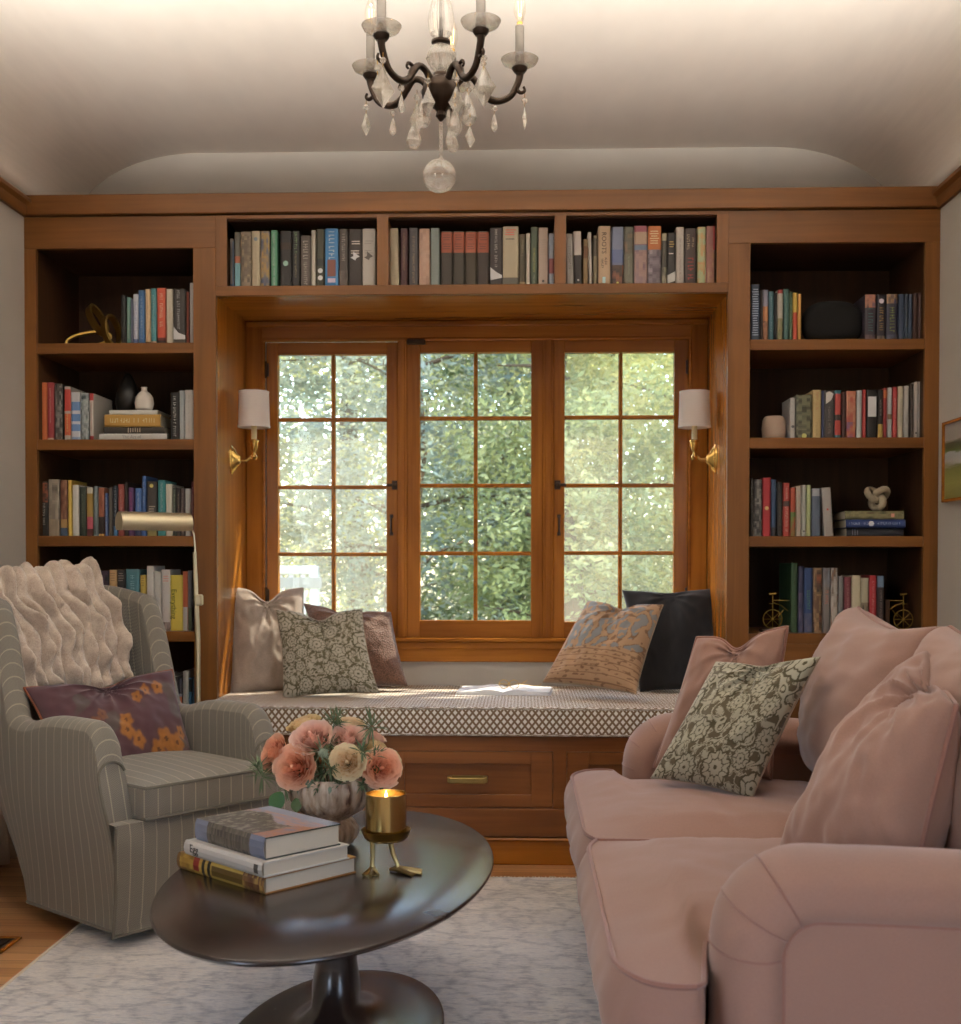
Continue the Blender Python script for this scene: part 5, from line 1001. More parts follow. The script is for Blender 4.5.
def rose(c, d, r, cols, label, seed):
    """cupped garden rose facing d"""
    r *= 1.14; rn = random.Random(seed); t = thing('rose', label, 'flower', c, group='cut roses in the fluted vase'); d = Vector(d).normalized(); Q = d.to_track_quat('Z', 'Y').to_matrix().to_4x4(); M = Matrix.Translation(c) @ Q
    m = MB(); co = [lin(x) for x in cols]
    lay = [(6, 1.04, 0, 0), (6, .98, 0, 0), (7, .90, 0, 0), (7, .81, 0, 0), (7, .72, 0, 0), (7, .63, 0, 0), (6, .54, 0, 0), (6, .45, 0, 0), (6, .36, 0, 0), (5, .27, 0, 0), (4, .18, 0, 0), (3, .09, 0, 0)]
    for li_, (n, rr, hh, pw) in enumerate(lay):
        for k in range(n):
            a0 = 2*math.pi*(k+rn.uniform(-.12, .12))/n+li_*.55; wd = 2*math.pi/n*.72*(1+.2*rn.random()); G = []; C = []
            R0 = r*rr*rn.uniform(.95, 1.05); zt__ = r*(-.20+.55*math.sqrt(max(0, 1-(.93*min(1, rr))**2)))+r*rn.uniform(-.04, .04)
            for i in range(7):
                u = (i/6-.5)*2; row_ = []; cr = []
                for j in range(6):
                    v = j/5; ang = a0+u*wd*.5*(.35+.65*min(1, v*1.6)); rad = R0*(.25+.75*v**.55); z = -r*.55+(zt__+r*.55)*(v**1.5)-.07*r*u*u*v
                    if j == 5: rad += r*(.07 if li_ < 6 else .03); z -= .045*r
                    rad += r*.02*math.sin(u*5+k*2.1)*v
                    row_.append(M @ Vector((rad*math.cos(ang), rad*math.sin(ang), z))); w_ = min(1, li_/8); b_ = co[2]; e_ = [a_*(1-w_)+c_*w_ for a_, c_ in zip(co[0], co[1])]
                    k_ = min(1, v**2.2*1.1); cr.append(tuple(b_[q]*.9*(1-k_)+e_[q]*k_ for q in range(3)))
                G.append(row_); C.append(cr)
            m.grid(G, vcol=C)
    m.lathe([(1e-4, -r*.4), (r*.11, -r*.25), (r*.12, r*.1), (r*.06, r*.30), (1e-4, r*.33)], (0, 0, 0), 10); nb = 50
    for q in range(len(m.v)-nb, len(m.v)): m.v[q] = tuple(M @ Vector(m.v[q])); m.vc[q] = tuple(co[1])
    m.build('petals', PETAL, t)
    m = MB(); base = Vector(c)-d*r*.45; vcx = Vector((vc.x, vc.y, rimz-.05)); m.tube([base, base.lerp(vcx, .5)+Vector((0, 0, -.01)), vcx], .0022, 6)
    for k in range(5):
        a = 2*math.pi*k/5; p0 = M @ Vector((0, 0, -r*.5)); p1 = M @ Vector((r*.5*math.cos(a), r*.5*math.sin(a), -r*.52)); p2 = M @ Vector((r*.8*math.cos(a), r*.8*math.sin(a), -r*.40)); m.tube([p0, p1, p2], [.002, .004, .0005], 5, flat=.4)
    m.build('stem', GREEN, t)
g = NT('rose_petal'); pc = g.n('Attribute', attribute_name='Col').outputs['Color']; mx = g.n('MixShader', {0: .25, 1: g.n('BsdfDiffuse', {0: pc}).outputs[0], 2: g.n('BsdfTranslucent', {0: pc}).outputs[0]}); g.t.links.new(mx.outputs[0], g.out.inputs[0]); PETAL = g.mat
GREEN = plain('stem_green', '4c5a3a', .6)
PK = ('f6d2b6', 'f4b896', 'ea9474'); BL = ('f6dccc', 'f2c6b2', 'e6a490'); CRM = ('ece0bc', 'f2dcba', 'e8bc88'); YLW = ('e4d29c', 'f0d8ae', 'e6b078')
dep = lambda px, py, off: ay(px, py, vc.y+off)
for px, py, off, d, r, cols, lab in (
    (294, 767, -.075, (-.25, -1, .30), .043, PK, 'coral-pink rose at lower left facing the camera above the vase'),
    (382, 768, -.055, (.30, -1, .25), .038, PK, 'coral-pink rose at the right edge of the bunch above the candle'),
    (347, 762, -.085, (.05, -1, .30), .034, CRM, 'cream rose at the centre front of the bunch'),
    (311, 736, -.045, (-.15, -.7, .8), .041, BL, 'pale blush-pink rose at upper left of the bunch'),
    (272, 752, -.03, (-.8, -.7, .45), .037, PK, 'peach-pink rose at the far left of the bunch'),
    (347, 736, -.02, (.15, -.6, .9), .037, BL, 'blush rose at the top middle of the bunch, behind the cream one'),
    (304, 722, .02, (-.3, -.2, 1), .034, YLW, 'yellow-cream rose at the very top left of the bunch'),
    (350, 723, .03, (.1, -.2, 1), .030, CRM, 'cream-green rose at the very top right of the bunch'),
    (374, 744, .01, (.6, -.3, .8), .030, YLW, 'yellow-cream rose behind the coral one on the right'),
    (395, 762, .0, (1, -.3, .4), .028, CRM, 'greenish cream rose at the far right behind the coral rose'),
    (374, 735, .04, (.4, .1, 1), .026, BL, 'small pink rose half hidden at the back right of the bunch')):
    rose(dep(px, py, off), d, r, cols, lab, int(px))
t = thing('foliage_sprigs', 'feathery green thistle and fern sprigs among the roses', 'greenery', (vc.x, vc.y, rimz)); rn = random.Random(9); m = MB()
for (px, py, off, n_, L) in ((262, 776, -.05, 26, .045), (258, 768, -.04, 20, .04), (330, 768, -.09, 26, .035), (322, 752, -.07, 22, .035), (334, 724, .0, 26, .045), (372, 727, .0, 24, .05), (362, 752, -.08, 20, .035), (375, 756, -.05, 18, .035), (300, 788, -.06, 26, .026), (340, 785, -.08, 30, .026), (318, 788, -.085, 30, .026), (362, 785, -.06, 20, .026), (338, 716, .01, 18, .03), (285, 788, -.05, 20, .03), (302, 778, -.03, 34, .032), (322, 774, -.05, 34, .032), (345, 779, -.05, 34, .030), (366, 778, -.03, 30, .030), (330, 745, -.04, 30, .03)):
    c = dep(px, py, off); m.tube([c, c.lerp(Vector((vc.x, vc.y, rimz-.04)), .6), (vc.x, vc.y, rimz-.06)], .0018, 5)
    for k in range(n_):
        d = Vector((rn.gauss(0, 1), rn.gauss(0, 1)-.3, rn.gauss(0, 1)+.2)).normalized(); p = c+d*L*rn.uniform(.7, 1.1); b_ = c+d*L*.1; m.tube([b_, b_.lerp(p, .5)+Vector((0, 0, .002)), p], [.0012, .0022, .0004], 4, flat=.5)
m.build('needle_leaf', plain('sprig_green', '5f7050', .7), t, kind='stuff')
THIS = plain('thistle', '7f8c78', .7)
for (px, py, off) in ((323, 753, -.085), (330, 790, -.085), (310, 784, -.08)):
    m = MB(); c = dep(px, py, off); m.sphere(c, .011, 10, 8)
    for k in range(40):
        d = Vector((rn.gauss(0, 1), rn.gauss(0, 1), rn.gauss(0, 1))).normalized(); m.tube([c+d*.009, c+d*.016], [.0012, .0003], 4, caps=False)
    m.build('thistle_head', THIS, t)
pass
for i, (px, py, off, dx, dz, L) in enumerate(((282, 800, -.05, -.5, -.8, .045), (296, 806, -.07, .1, -.7, .03), (368, 775, -.04, .9, -.1, .03), (377, 790, -.03, .9, -.3, .025))):
    c = dep(px, py-8, off); d = Vector((dx, -.35, dz)).normalized(); sidev = d.cross(Vector((0, -1, .2))).normalized(); G = []
    for a in range(9):
        v = a/8; wv_ = L*.42*math.sin(math.pi*min(1, v*.97+.03))**.8; cpt = c+d*L*v+Vector((0, .0, -.004*v)); G.append([cpt+sidev*wv_*s_+Vector((0, -.003*(1-abs(s_)), 0)) for s_ in (-1, -.5, 0, .5, 1)])
    m = MB(); m.grid(G); m.build('leaf', plain('leaf_green_%d' % i, '3f6a34' if i == 0 else '55683c', .5), t)
# ------------------------------------------------------------------ candle on bird-foot stand
cq = az(383, 876, TZ); cc_ = Vector((cq.x+.003, cq.y+.03, TZ)); px_ = lambda py: ay(384, py, cc_.y).z
t = thing('bird_foot_stand', 'gold dish stand with two bird feet on the coffee table', 'candle stand', cc_)
zd0, zd1 = px_(842), px_(829)
GB = plain('pale_gold', 'b09a68', .35, 1.0)
m = MB(); m.lathe([(1e-4, zd0), (.020, zd0), (.036, zd0+.004), (.046, zd0+.011), (.0515, zd1-.003), (.0525, zd1), (.0500, zd1-.001), (.044, zd0+.013), (.035, zd0+.007), (.018, zd0+.005), (1e-4, zd0+.005)], (cc_.x, cc_.y, 0), 40); m.build('dish', plain('dish_gold', '9c7f42', .3, 1.0), t)
zt0 = TZ+.0005
for xo, yo, ang, kn in ((ay(373, 870, cc_.y).x, -.005, R(-90), 0), (ay(398, 868, cc_.y).x, -.0, R(-22), 1)):
    bx_, by_ = xo, cc_.y+yo; m = MB()
    tx = ay(373, 850, cc_.y).x if kn == 0 else ay(390.5, 850, cc_.y).x
    m.tube([(tx, by_, zd0+.002), (tx+(bx_-tx)*.35, by_, zt0+(zd0-zt0)*.6), (bx_-.001, by_, zt0+.016), (bx_, by_, zt0+.007)], [.0062, .0048, .0044, .0075], 8); m.build('leg', GB, t)
    m = MB(); L = .056 if kn else .040
    for da, lf in ((-26, .9), (0, 1), (26, .9), (180, .35)):
        a = ang+R(da); P = [(bx_, by_, zt0+.007), (bx_+L*lf*.5*math.cos(a), by_+L*lf*.5*math.sin(a), zt0+.0055), (bx_+L*lf*math.cos(a), by_+L*lf*math.sin(a), zt0+.003)]; m.tube(P, [.0075, .005, .0034], 8)
    V = [(bx_, by_, zt0+.006)]+[(bx_+L*.78*math.cos(ang+R(d_)), by_+L*.78*math.sin(ang+R(d_)), zt0+.0025) for d_ in (-26, -13, 0, 13, 26)]
    V = [(v[0], v[1], v[2]+o_) for o_ in (0, -.002) for v in V]; m.add(V, [(0, 1, 2), (0, 2, 3), (0, 3, 4), (0, 4, 5), (6, 8, 7), (6, 9, 8), (6, 10, 9), (6, 11, 10)]+[(1, 7, 8, 2), (2, 8, 9, 3), (3, 9, 10, 4), (4, 10, 11, 5)]); m.build('webbed_foot', GB, t)
zc0, zc1 = zd0+.0055, px_(793); rc_ = .043
t = thing('candle', 'lit candle in a shiny gold cup on the bird-foot stand', 'candle', (cc_.x, cc_.y, zc0))
m = MB(); m.lathe([(1e-4, zc0), (rc_-.002, zc0), (rc_, zc0+.002), (rc_, zc1-.0008), (rc_-.0008, zc1), (rc_-.0016, zc1-.0008), (rc_-.0016, zc0+.004), (1e-4, zc0+.004)], (cc_.x, cc_.y, 0), 48); m.build('cup', plain('polished_gold', 'ab935c', .2, 1.0), t)
m = MB(); m.lathe([(rc_-.0018, zc1-.016), (.01, zc1-.0165), (1e-4, zc1-.017)], (cc_.x, cc_.y, 0), 32); m.lathe([(rc_-.0018, zc1-.03), (rc_-.0018, zc1-.016)], (cc_.x, cc_.y, 0), 32); m.build('wax', plain('wax', 'e6cf9c', .5), t)
m = MB(); m.tube([(cc_.x, cc_.y, zc1-.017), (cc_.x, cc_.y, zc1-.008)], .0008, 5); m.build('wick', BLACKC, t)
g = NT('flame'); em = g.n('Emission', {0: (1, .62, .28), 1: 12.0}); g.t.links.new(em.outputs[0], g.out.inputs[0])
m = MB(); m.lathe([(1e-4, 0), (.0022, .002), (.0030, .006), (.0020, .012), (1e-4, .018)], (cc_.x, cc_.y, zc1-.012), 10); m.build('flame', g.mat, t)
fl_ = bpy.data.lights.new('candle_flame_light', 'POINT'); fl_.energy = .25; fl_.color = (1, .6, .3); fl_.shadow_soft_size = .004; fo = bpy.data.objects.new('candle_flame_light', fl_); fo.location = (cc_.x, cc_.y, zc1-.001); COL.objects.link(fo)
# ------------------------------------------------------------------ open book and glasses on the bench
q = az(505, 692, ZCU+.004); t = thing('open_book', 'open white book lying on the window seat cushion', 'book', (q.x, q.y+.02, ZCU+.0005), R(-4))
m = MB()
for sg in (-1, 1):
    G = []; B_ = []
    for i in range(13):
        u = i/12; x = sg*.172*u; z = .004+.018*math.sin(min(1, u*1.5+.15)*math.pi*.75)*(1-u*.35)
        G.append([(x, y_, z) for y_ in (-.10, .10)]); B_.append([(x, y_, .0015) for y_ in (-.10, .10)])
    m.grid(G, flip=sg > 0); m.grid(B_, flip=sg < 0)
    for e in (0, 1): m.grid([[(g_[e][0], g_[e][1], b_[e][2]), g_[e]] for g_, b_ in zip(G, B_)], flip=(sg > 0) != (e == 1))
    m.add([B_[-1][0], B_[-1][1], G[-1][1], G[-1][0]], [(0, 1, 2, 3)])
m.build('pages', plain('bright_paper', 'dfe0e4', .8), t, local=True, angle=60)
MB().box(-.176, .176, -.104, .104, 0, .0015).build('cover', plain('white_cover', 'd8d8da', .6), t, local=True, smooth=False)
GW = plain('gold_wire', 'c9a96a', .3, 1.0); gz = ZCU+.021
gq = az(513, 688, gz); t = thing('eyeglasses', 'thin gold wire eyeglasses resting on the open book', 'glasses', (gq.x, gq.y, gz), R(-12)); m = MB()
for cx__, ry_ in ((-.035, 0), (.004, 0)):
    m.tube([(cx__+.018*math.cos(a*math.pi/12), -.01*math.sin(a*math.pi/12)*.4, .014+.0165*math.sin(a*math.pi/12)) for a in range(24)], .0013, 6, closed=True)
m.tube([(-.018, 0, .016), (-.0155, -.003, .019), (-.013, 0, .016)], .0012, 6)
m.build('rims', GW, t, local=True)
m = MB(); m.tube([(.022, 0, .016), (.05, .012, .012), (.085, .03, .006), (.098, .036, .012), (.100, .037, .018)], .0013, 6); m.build('temple', GW, t, local=True)
m = MB(); m.tube([(-.053, 0, .016), (-.03, .035, .010), (.02, .07, .010), (.036, .085, .022)], .0013, 6); m.build('temple', GW, t, local=True)
# ------------------------------------------------------------------ pillows
def pillow(label, corners, T, mats, name='throw_pillow', pinch=.07, dent=.0, dentw=.32, piping=None, n=56, seed=0, wr=.006, fn=None, cat='pillow', group=None, sag=0, backn=None, power=.42, pr=.0042):
    A, B_, C, D = [Vector(c) for c in corners]; ctr = (A+B_+C+D)/4; nrm = (B_-A).cross(D-A).normalized()
    t = thing(name, label, cat, (A+B_)/2, group=group); W_ = ((B_-A).length+(C-D).length)/2; H_ = ((D-A).length+(C-B_).length)/2
    def edge(u, v):
        uu = u*(1-pinch*(1-v*v)); vv = v*(1-pinch*(1-u*u)); vv -= dent*math.exp(-(u/dentw)**2)*((v+1)/2)**3
        a, b = (uu+1)/2, (vv+1)/2; return A*(1-a)*(1-b)+B_*a*(1-b)+C*a*b+D*(1-a)*b
    def surf(u, v, s_):
        p = edge(u, v); th = T/2*(max(0, (1-u*u)*(1-v*v)))**power
        th *= 1-(.45*math.exp(-(u/(dentw*.8))**2)*((v+1)/2)**2 if dent else 0)
        w_ = wr*(noise.noise(Vector((u*2.2+seed, v*2.2, seed*.7+s_)))+.5*noise.noise(Vector((u*6+seed, v*5, seed+s_*3))))*min(1, (1-u*u)*(1-v*v)*6)
        if dent: w_ -= wr*1.6*abs(math.sin(math.atan2(v-.9, u)*7+seed))*math.exp(-((u*u)+(v-.9)**2)*2.2)*min(1, (1-u*u)*(1-v*v)*8)
        return p+nrm*s_*(th+w_)
    ks = [math.sin((k/n*2-1)*math.pi/2) for k in range(n+1)]; ks = [.55*k_+.45*(i/n*2-1) for i, k_ in enumerate(ks)]
    for s_, nm in ((1, 'front'), (-1, 'back')):
        m = MB(); nn = 1 if s_ == 1 else 1
        m.grid([[surf(u, v, s_) for v in ks] for u in ks], [[(u*W_/2, v*H_/2) for v in ks] for u in ks], flip=s_ < 0, vcol=[[fn(u, v) for v in ks] for u in ks] if (fn and s_ == 1) else None)
        m.build(nm+'_panel', mats[0] if s_ == 1 else mats[-1], t, angle=80)
    if piping:
        L = [(u, -1) for u in ks[:-1]]+[(1, v) for v in ks[:-1]]+[(u, 1) for u in ks[:0:-1]]+[(-1, v) for v in ks[:0:-1]]
        m = MB(); m.tube([edge(u, v) for u, v in L], pr, 6, closed=True); m.build('piping', piping, t)
    return t
def floral(seed, bg, fg, line, nf, rmin, rmax, noise_s=5.5, thr=.10):
    rn = random.Random(seed); fl = []
    for _ in range(400):
        if len(fl) >= nf: break
        x, y, r = rn.uniform(-1, 1), rn.uniform(-1, 1), rn.uniform(rmin, rmax)
        if all((x-a)**2+(y-b)**2 > ((r+c)*.95)**2 for a, b, c, *_ in fl): fl.append((x, y, r, rn.choice((5, 6, 8, 10)), rn.uniform(0, 6)))
    BG, FG, LN = lin(bg), lin(fg), lin(line)
    def f(u, v):
        for x, y, r, k, ph in fl:
            dx, dy = u-x, v-y; d = math.hypot(dx, dy)
            if d < r*1.08:
                a = math.atan2(dy, dx)+ph; e = r*(.80+.20*abs(math.cos(a*k/2)))
                if d < e:
                    q = d/e
                    if q > .86: return LN
                    if .42 < q < .50 or q < .12: return LN
                    if q > .5 and abs(math.sin(a*k/2)) < .16: return LN
                    return FG
        q = noise.noise(Vector((u*noise_s+seed, v*noise_s, seed))); q2 = noise.noise(Vector((u*noise_s*2.1+seed*2, v*noise_s*2.1, seed+3)))
        if abs(q) < thr*.55: return FG
        if abs(q) < thr: return LN
        if q2 > .12: return FG
        if abs(q2) < .05: return FG
        return BG
    return f
FLM = attr_mat('printed_linen', .9, .25, 900, .2, .2, .88)
LIN_BACK = fabric('pillow_back_linen', '9c8972', 900); PKL = None
PINK = fabric('pink_linen', '8f6b5b', 1000, .10, .25, sheen=.25); PINKP = fabric('pink_piping', '865c4e', 1000, .1)
BEIGEF = fabric('mottled_beige', '9d8e82', 500, .16, .2, sheen=.15, big=9)
ay3 = lambda px, py, Y: ay(px, py, Y)
# window seat, left group
pillow('large mottled beige pillow leaning in the left corner of the window seat', [ay3(231, 694, .20), ay3(309, 692, .30), ay3(303, 588, .42), ay3(229, 587, .32)], .15, [BEIGEF], dent=.24, pinch=.05, piping=BEIGEF, seed=1, wr=.012, pr=.003, group='pillows on the window seat')
RUSTB = NT('boucle'); g = RUSTB; tc = g.n('TexCoord').outputs['Object']; v_ = g.n('TexVoronoi', {'Vector': tc, 'Scale': 190.0}).outputs[0]; n1 = g.n('TexNoise', {'Vector': tc, 'Scale': 14.0, 'Detail': 4}).outputs[0]
BOU = g.bsdf(g.mix(g.m('MULTIPLY_ADD', v_, .9, g.m('MULTIPLY', n1, .3)), lin('86604f'), lin('513a2f')), .95, bump=v_, bs=.8, bd=.003, **{'Sheen Weight': .5})
pillow('rust-brown boucle pillow behind the small floral one on the window seat', [ay3(330, 690, .28), ay3(408, 686, .24), ay3(391, 612, .38), ay3(303, 603, .42)], .14, [BOU], dent=.18, pinch=.05, seed=2, wr=.007, group='pillows on the window seat')
fA = floral(11, '6f6850', 'b9b1a0', '625c44', 44, .14, .25)
pillow('olive and cream floral print pillow at the front left of the window seat', [ay3(283, 699, .04), ay3(379, 693, .02), ay3(362, 609, .16), ay3(276, 610, .18)], .12, [FLM, LIN_BACK], dent=.20, pinch=.07, n=150, seed=3, wr=.006, fn=fA, piping=LIN_BACK, pr=.002, group='pillows on the window seat')
# window seat, right group
NAVY = fabric('navy_linen', '16181e', 900, .18, .2, sheen=.3)
pillow('dark navy pillow leaning in the right corner of the window seat', [ay3(640, 692, .28), ay3(718, 692, .22), ay3(717, 588, .40), ay3(622, 590, .42)], .13, [NAVY], dent=.03, pinch=.05, seed=4, wr=.006, group='pillows on the window seat')
def damask(u, v):
    bl, tn, dk = lin('8d8f90'), lin('b89474'), lin('8a6a50')
    if v < -.28+.05*u:
        q = noise.noise(Vector((u*9, v*22, 3))); return dk if (abs(math.sin(v*26)) < .16 or q > .28) else tn
    q = noise.noise(Vector((u*3.4+3, v*3.4, 9))); q2 = noise.noise(Vector((u*8+3, v*8, 5)))
    if abs(q) < .15: return tn if q2 > -.28 else dk
    if q2 > .22: return tn
    if abs(q) < .19: return dk
    return bl
pillow('faded blue and tan damask pillow leaning on the navy one', [ay3(543, 682, .10), ay3(636, 694, -.06), ay3(663, 605, .12), ay3(588, 601, .26)], .15, [FLM, LIN_BACK], dent=.10, pinch=.06, n=130, seed=5, wr=.008, fn=damask, group='pillows on the window seat', piping=LIN_BACK, pr=.0025)
# ------------------------------------------------------------------ sofa
SY0_, SY1_, SX, SBK = -2.62, -.86, .135, 1.20; SZ = .445
t = sofa = thing('sofa', 'dusty pink linen roll-arm sofa standing along the right side of the room', 'sofa', ((SX+SBK)/2, (SY0_+SY1_)/2, 0), 0)
DW = plain('dark_leg', '2c1f18', .4)
for x in (SX+.07, SBK-.08):
    for y in (SY0_+.09, (SY0_+SY1_)/2-.12, SY1_-.09):
        m = MB(); m.lathe([(1e-4, .009), (.014, .009), (.016, .02), (.024, .07), (.030, .10), (.030, .135), (1e-4, .135)], (x, y, 0), 16); m.build('leg', DW, t)
m = MB(); m.box(SX+.03, SBK-.02, SY0_+.02, SY1_-.02, .125, .31, bev=.02); m.build('base', PINK, t)
m = MB(); G = []                                       # back frame
pr = [(1.06, .13), (1.05, .4), (1.06, .70), (1.08, .755), (1.13, .785), (1.185, .76), (1.20, .70), (1.20, .13)]
m.grid([[(x, y, z) for x, z in pr] for y in (SY0_+.05, SY0_+.07, SY1_-.07, SY1_-.05)], flip=False)
for y, fl_ in ((SY0_+.05, False), (SY1_-.05, True)): m.add([(x, y, z) for x, z in pr], [tuple(range(8)) if fl_ else tuple(range(7, -1, -1))])
m.build('back_frame', PINK, t, angle=60)
def sofa_arm(yc, sg):
    """roll arm; sg = side of the outer face (-1 towards -Y)"""
    r = .058; x0 = .276+r; zt = .605-r; path = []; nr = []
    for k in range(10): path.append((x0, .13+(zt-.085-.13)*k/9)); nr.append((-1, 0))
    for k in range(1, 13): a = R(90*k/12); path.append((x0+.085-.085*math.cos(a), zt-.085+.085*math.sin(a))); nr.append((-math.cos(a), math.sin(a)))
    for k in range(1, 26):
        u = k/25; path.append((x0+.085+(1.10-x0-.085)*u, zt-.032*u*u*1.0-.012*u)); nr.append((-.0, 1))
    m = MB(); G = []; U = []; d = 0
    for i, ((x, z), (nx_, nz_)) in enumerate(zip(path, nr)):
        if i: d += math.dist(path[i], path[i-1])
        rowp = []; ur = []
        for j in range(25):
            b = R(-38+256*j/24); yy_ = yc+sg*(.098*math.cos(b)); o_ = r*math.sin(b)
            pl = 1-.02*max(0, math.cos((i-10)*.9))*(1 if 8 < i < 24 else 0)
            rowp.append((x+nx_*o_*pl, yy_, z+nz_*o_*pl)); ur.append((d, j*.012))
        G.append(rowp); U.append(ur)
    m.grid(G, U, flip=(sg > 0)); arm = m.build('arm', PINK, t, angle=60)
    m = MB()                                             # flat cheek panels
    for s_ in (1, -1):
        y = yc+s_*.082; P = [(x, y, z) for x, z in path]+[(1.10, y, .13)]
        m.add(P, [tuple(range(len(P))) if s_ < 0 else tuple(range(len(P)-1, -1, -1))])
    m.build('arm_panel', PINK, arm, smooth=False)
    m = MB(); y = yc+sg*.098*math.cos(R(-38)); o_ = r*math.sin(R(-38)); m.tube([(x+n_[0]*o_*.9, y+sg*.002, z+n_[1]*o_*.9) for (x, z), n_ in zip(path, nr)], .0045, 6)
    for i0 in (9, 13, 17): # pleat seams over the front curve
        (x, z), n_ = path[i0], nr[i0]; m.tube([(x+n_[0]*r*math.sin(R(b))*1.004, yc+sg*.098*math.cos(R(b))*1.004, z+n_[1]*r*math.sin(R(b))*1.004) for b in range(-36, 150, 12)], .0016, 5)
    m.build('piping', PINKP, arm)
sofa_arm(SY0_+.098, -1); sofa_arm(SY1_-.098, 1)
def seat_cushion(ya, yb, youter, far):
    """ya inner (seam) side, yb arm-inner side, youter T extension"""
    N, M_ = 44, 40; z0, z1 = .300, .428; xf_, xb_ = SX, .84
    def yend(x):
        k = 1/(1+math.exp(-(x-.262)/.006)); return youter*(1-k)+yb*k
    sgn = 1 if youter > ya else -1
    def P(i, j, lev):
        u, v = i/N, j/M_; u2 = u**1.0; x = xf_+(xb_-xf_)*u2; y = ya+(yend(x)-ya)*v
        cf = (1-u)**9; x += .038*max(0, (v-.86)/.14)**2*cf+.022*max(0, (.12-v)/.12)**2*cf; y -= sgn*.022*v**8*max(0, 1-u*9)**2-sgn*.0
        return x, y
    top = []; uv_ = []
    for i in range(N+1):
        r_ = []; ur = []
        for j in range(M_+1):
            x, y = P(i, j, 0); u, v = i/N, j/M_; e = min(1, 6*min(u, 1-u))**.6*min(1, 6*min(v, 1-v))**.6
            z = z1+.044*e*(math.sin(math.pi*min(1, max(0, u)))**.35)*(math.sin(math.pi*v)**.35)+(.006*noise.noise(Vector((x*5, y*4, 1)))+.0035*noise.noise(Vector((x*26+y*8, y*9-x*5, 4)))+.0025*noise.noise(Vector((x*12, y*38, 2)))*(1-u))*e
            r_.append((x, y, z)); ur.append((x, y))
        top.append(r_); uv_.append(ur)
    m = MB(); m.grid(top, uv_, flip=sgn < 0)
    loop = [(i, 0) for i in range(N)]+[(N, j) for j in range(M_)]+[(i, M_) for i in range(N, 0, -1)]+[(0, j) for j in range(M_, 0, -1)]
    rings = []
    cx_m, cy_m = (xf_+xb_)/2, (ya+yb)/2
    for k in range(9):
        w_ = k/8; z = z1+(z0-z1)*w_; b = .024*math.sin(math.pi*w_); ring = []
        for q, (i, j) in enumerate(loop):
            x, y = P(i, j, 0); dx = -1 if i == 0 else (1 if i == N else 0); dy = (-1 if j == 0 else (1 if j == M_ else 0))*sgn; wv_ = 1+.35*noise.noise(Vector((x*9, y*12, z*16)))
            ring.append((x+dx*b*wv_, y+dy*b*.5, z if k else top[i][j][2]))
        rings.append(ring)
    m.grid([list(c) for c in zip(*rings)], cu=True, flip=sgn > 0)
    c_ = m.build('seat_cushion', PINK, t, angle=70)
    m = MB(); m.tube([(top[i][j][0], top[i][j][1], top[i][j][2]) for i, j in loop], .005, 6, closed=True); m.tube([rings[8][q] for q in range(len(loop))], .005, 6, closed=True); m.build('piping', PINKP, c_)
ym = (SY0_+SY1_)/2+.01
seat_cushion(ym+.003, SY1_-.205, SY1_-.0, True); seat_cushion(ym-.003, SY0_+.205, SY0_+.0, False)
# back cushions (parts of the sofa)
def soft_block(name, corners, T, mat, parent, seed, sag=.03, n=44, pinch=.03, power=.28, wr=.016):
    A, B_, C, D = [Vector(c) for c in corners]; nrm = (B_-A).cross(D-A).normalized(); m = MB()
    ks = [math.sin((k/n*2-1)*math.pi/2) for k in range(n+1)]
    def edge(u, v):
        uu = u*(1-pinch*(1-v*v)); vv = v*(1-pinch*(1-u*u)); a, b = (uu+1)/2, (vv+1)/2; p = A*(1-a)*(1-b)+B_*a*(1-b)+C*a*b+D*(1-a)*b
        p.z -= sag*(1-u*u)*max(0, v)**2; return p
    for s_ in (1, -1):
        G = []
        for u in ks:
            r_ = []
            for v in ks:
                e = max(0, (1-u*u)*(1-v*v)); th = T/2*e**power; w_ = wr*(noise.noise(Vector((u*1.6+seed, v*1.2, seed)))+.45*noise.noise(Vector((u*2.2+v*3+seed, v*6-u*3, seed+s_))))*min(1, e*5)
                fold = -.010*abs(math.sin(u*5+v*2.2+seed))*math.exp(-((v-.75)**2)*9)*min(1, e*6)
                r_.append(edge(u, v)+nrm*s_*(th+w_+fold))
            G.append(r_)
        m.grid(G, [[(u*.3, v*.25) for v in ks] for u in ks], flip=s_ < 0)
    o = m.build(name, mat, parent, angle=80)
    L = [(u, -1) for u in ks[:-1]]+[(1, v) for v in ks[:-1]]+[(u, 1) for u in ks[:0:-1]]+[(-1, v) for v in ks[:0:-1]]
    m = MB(); m.tube([edge(u, v) for u, v in L], .005, 6, closed=True); m.build('piping', PINKP, o)
soft_block('back_cushion', [(.80, SY1_-.19, .46), (.80, ym+.01, .46), (.90, ym+.0, .885), (.90, SY1_-.17, .90)], .30, PINK, t, 1.0)
soft_block('back_cushion', [(.80, ym-.01, .46), (.80, SY0_+.19, .46), (.90, SY0_+.17, .90), (.90, ym-.0, .885)], .30, PINK, t, 5.0)
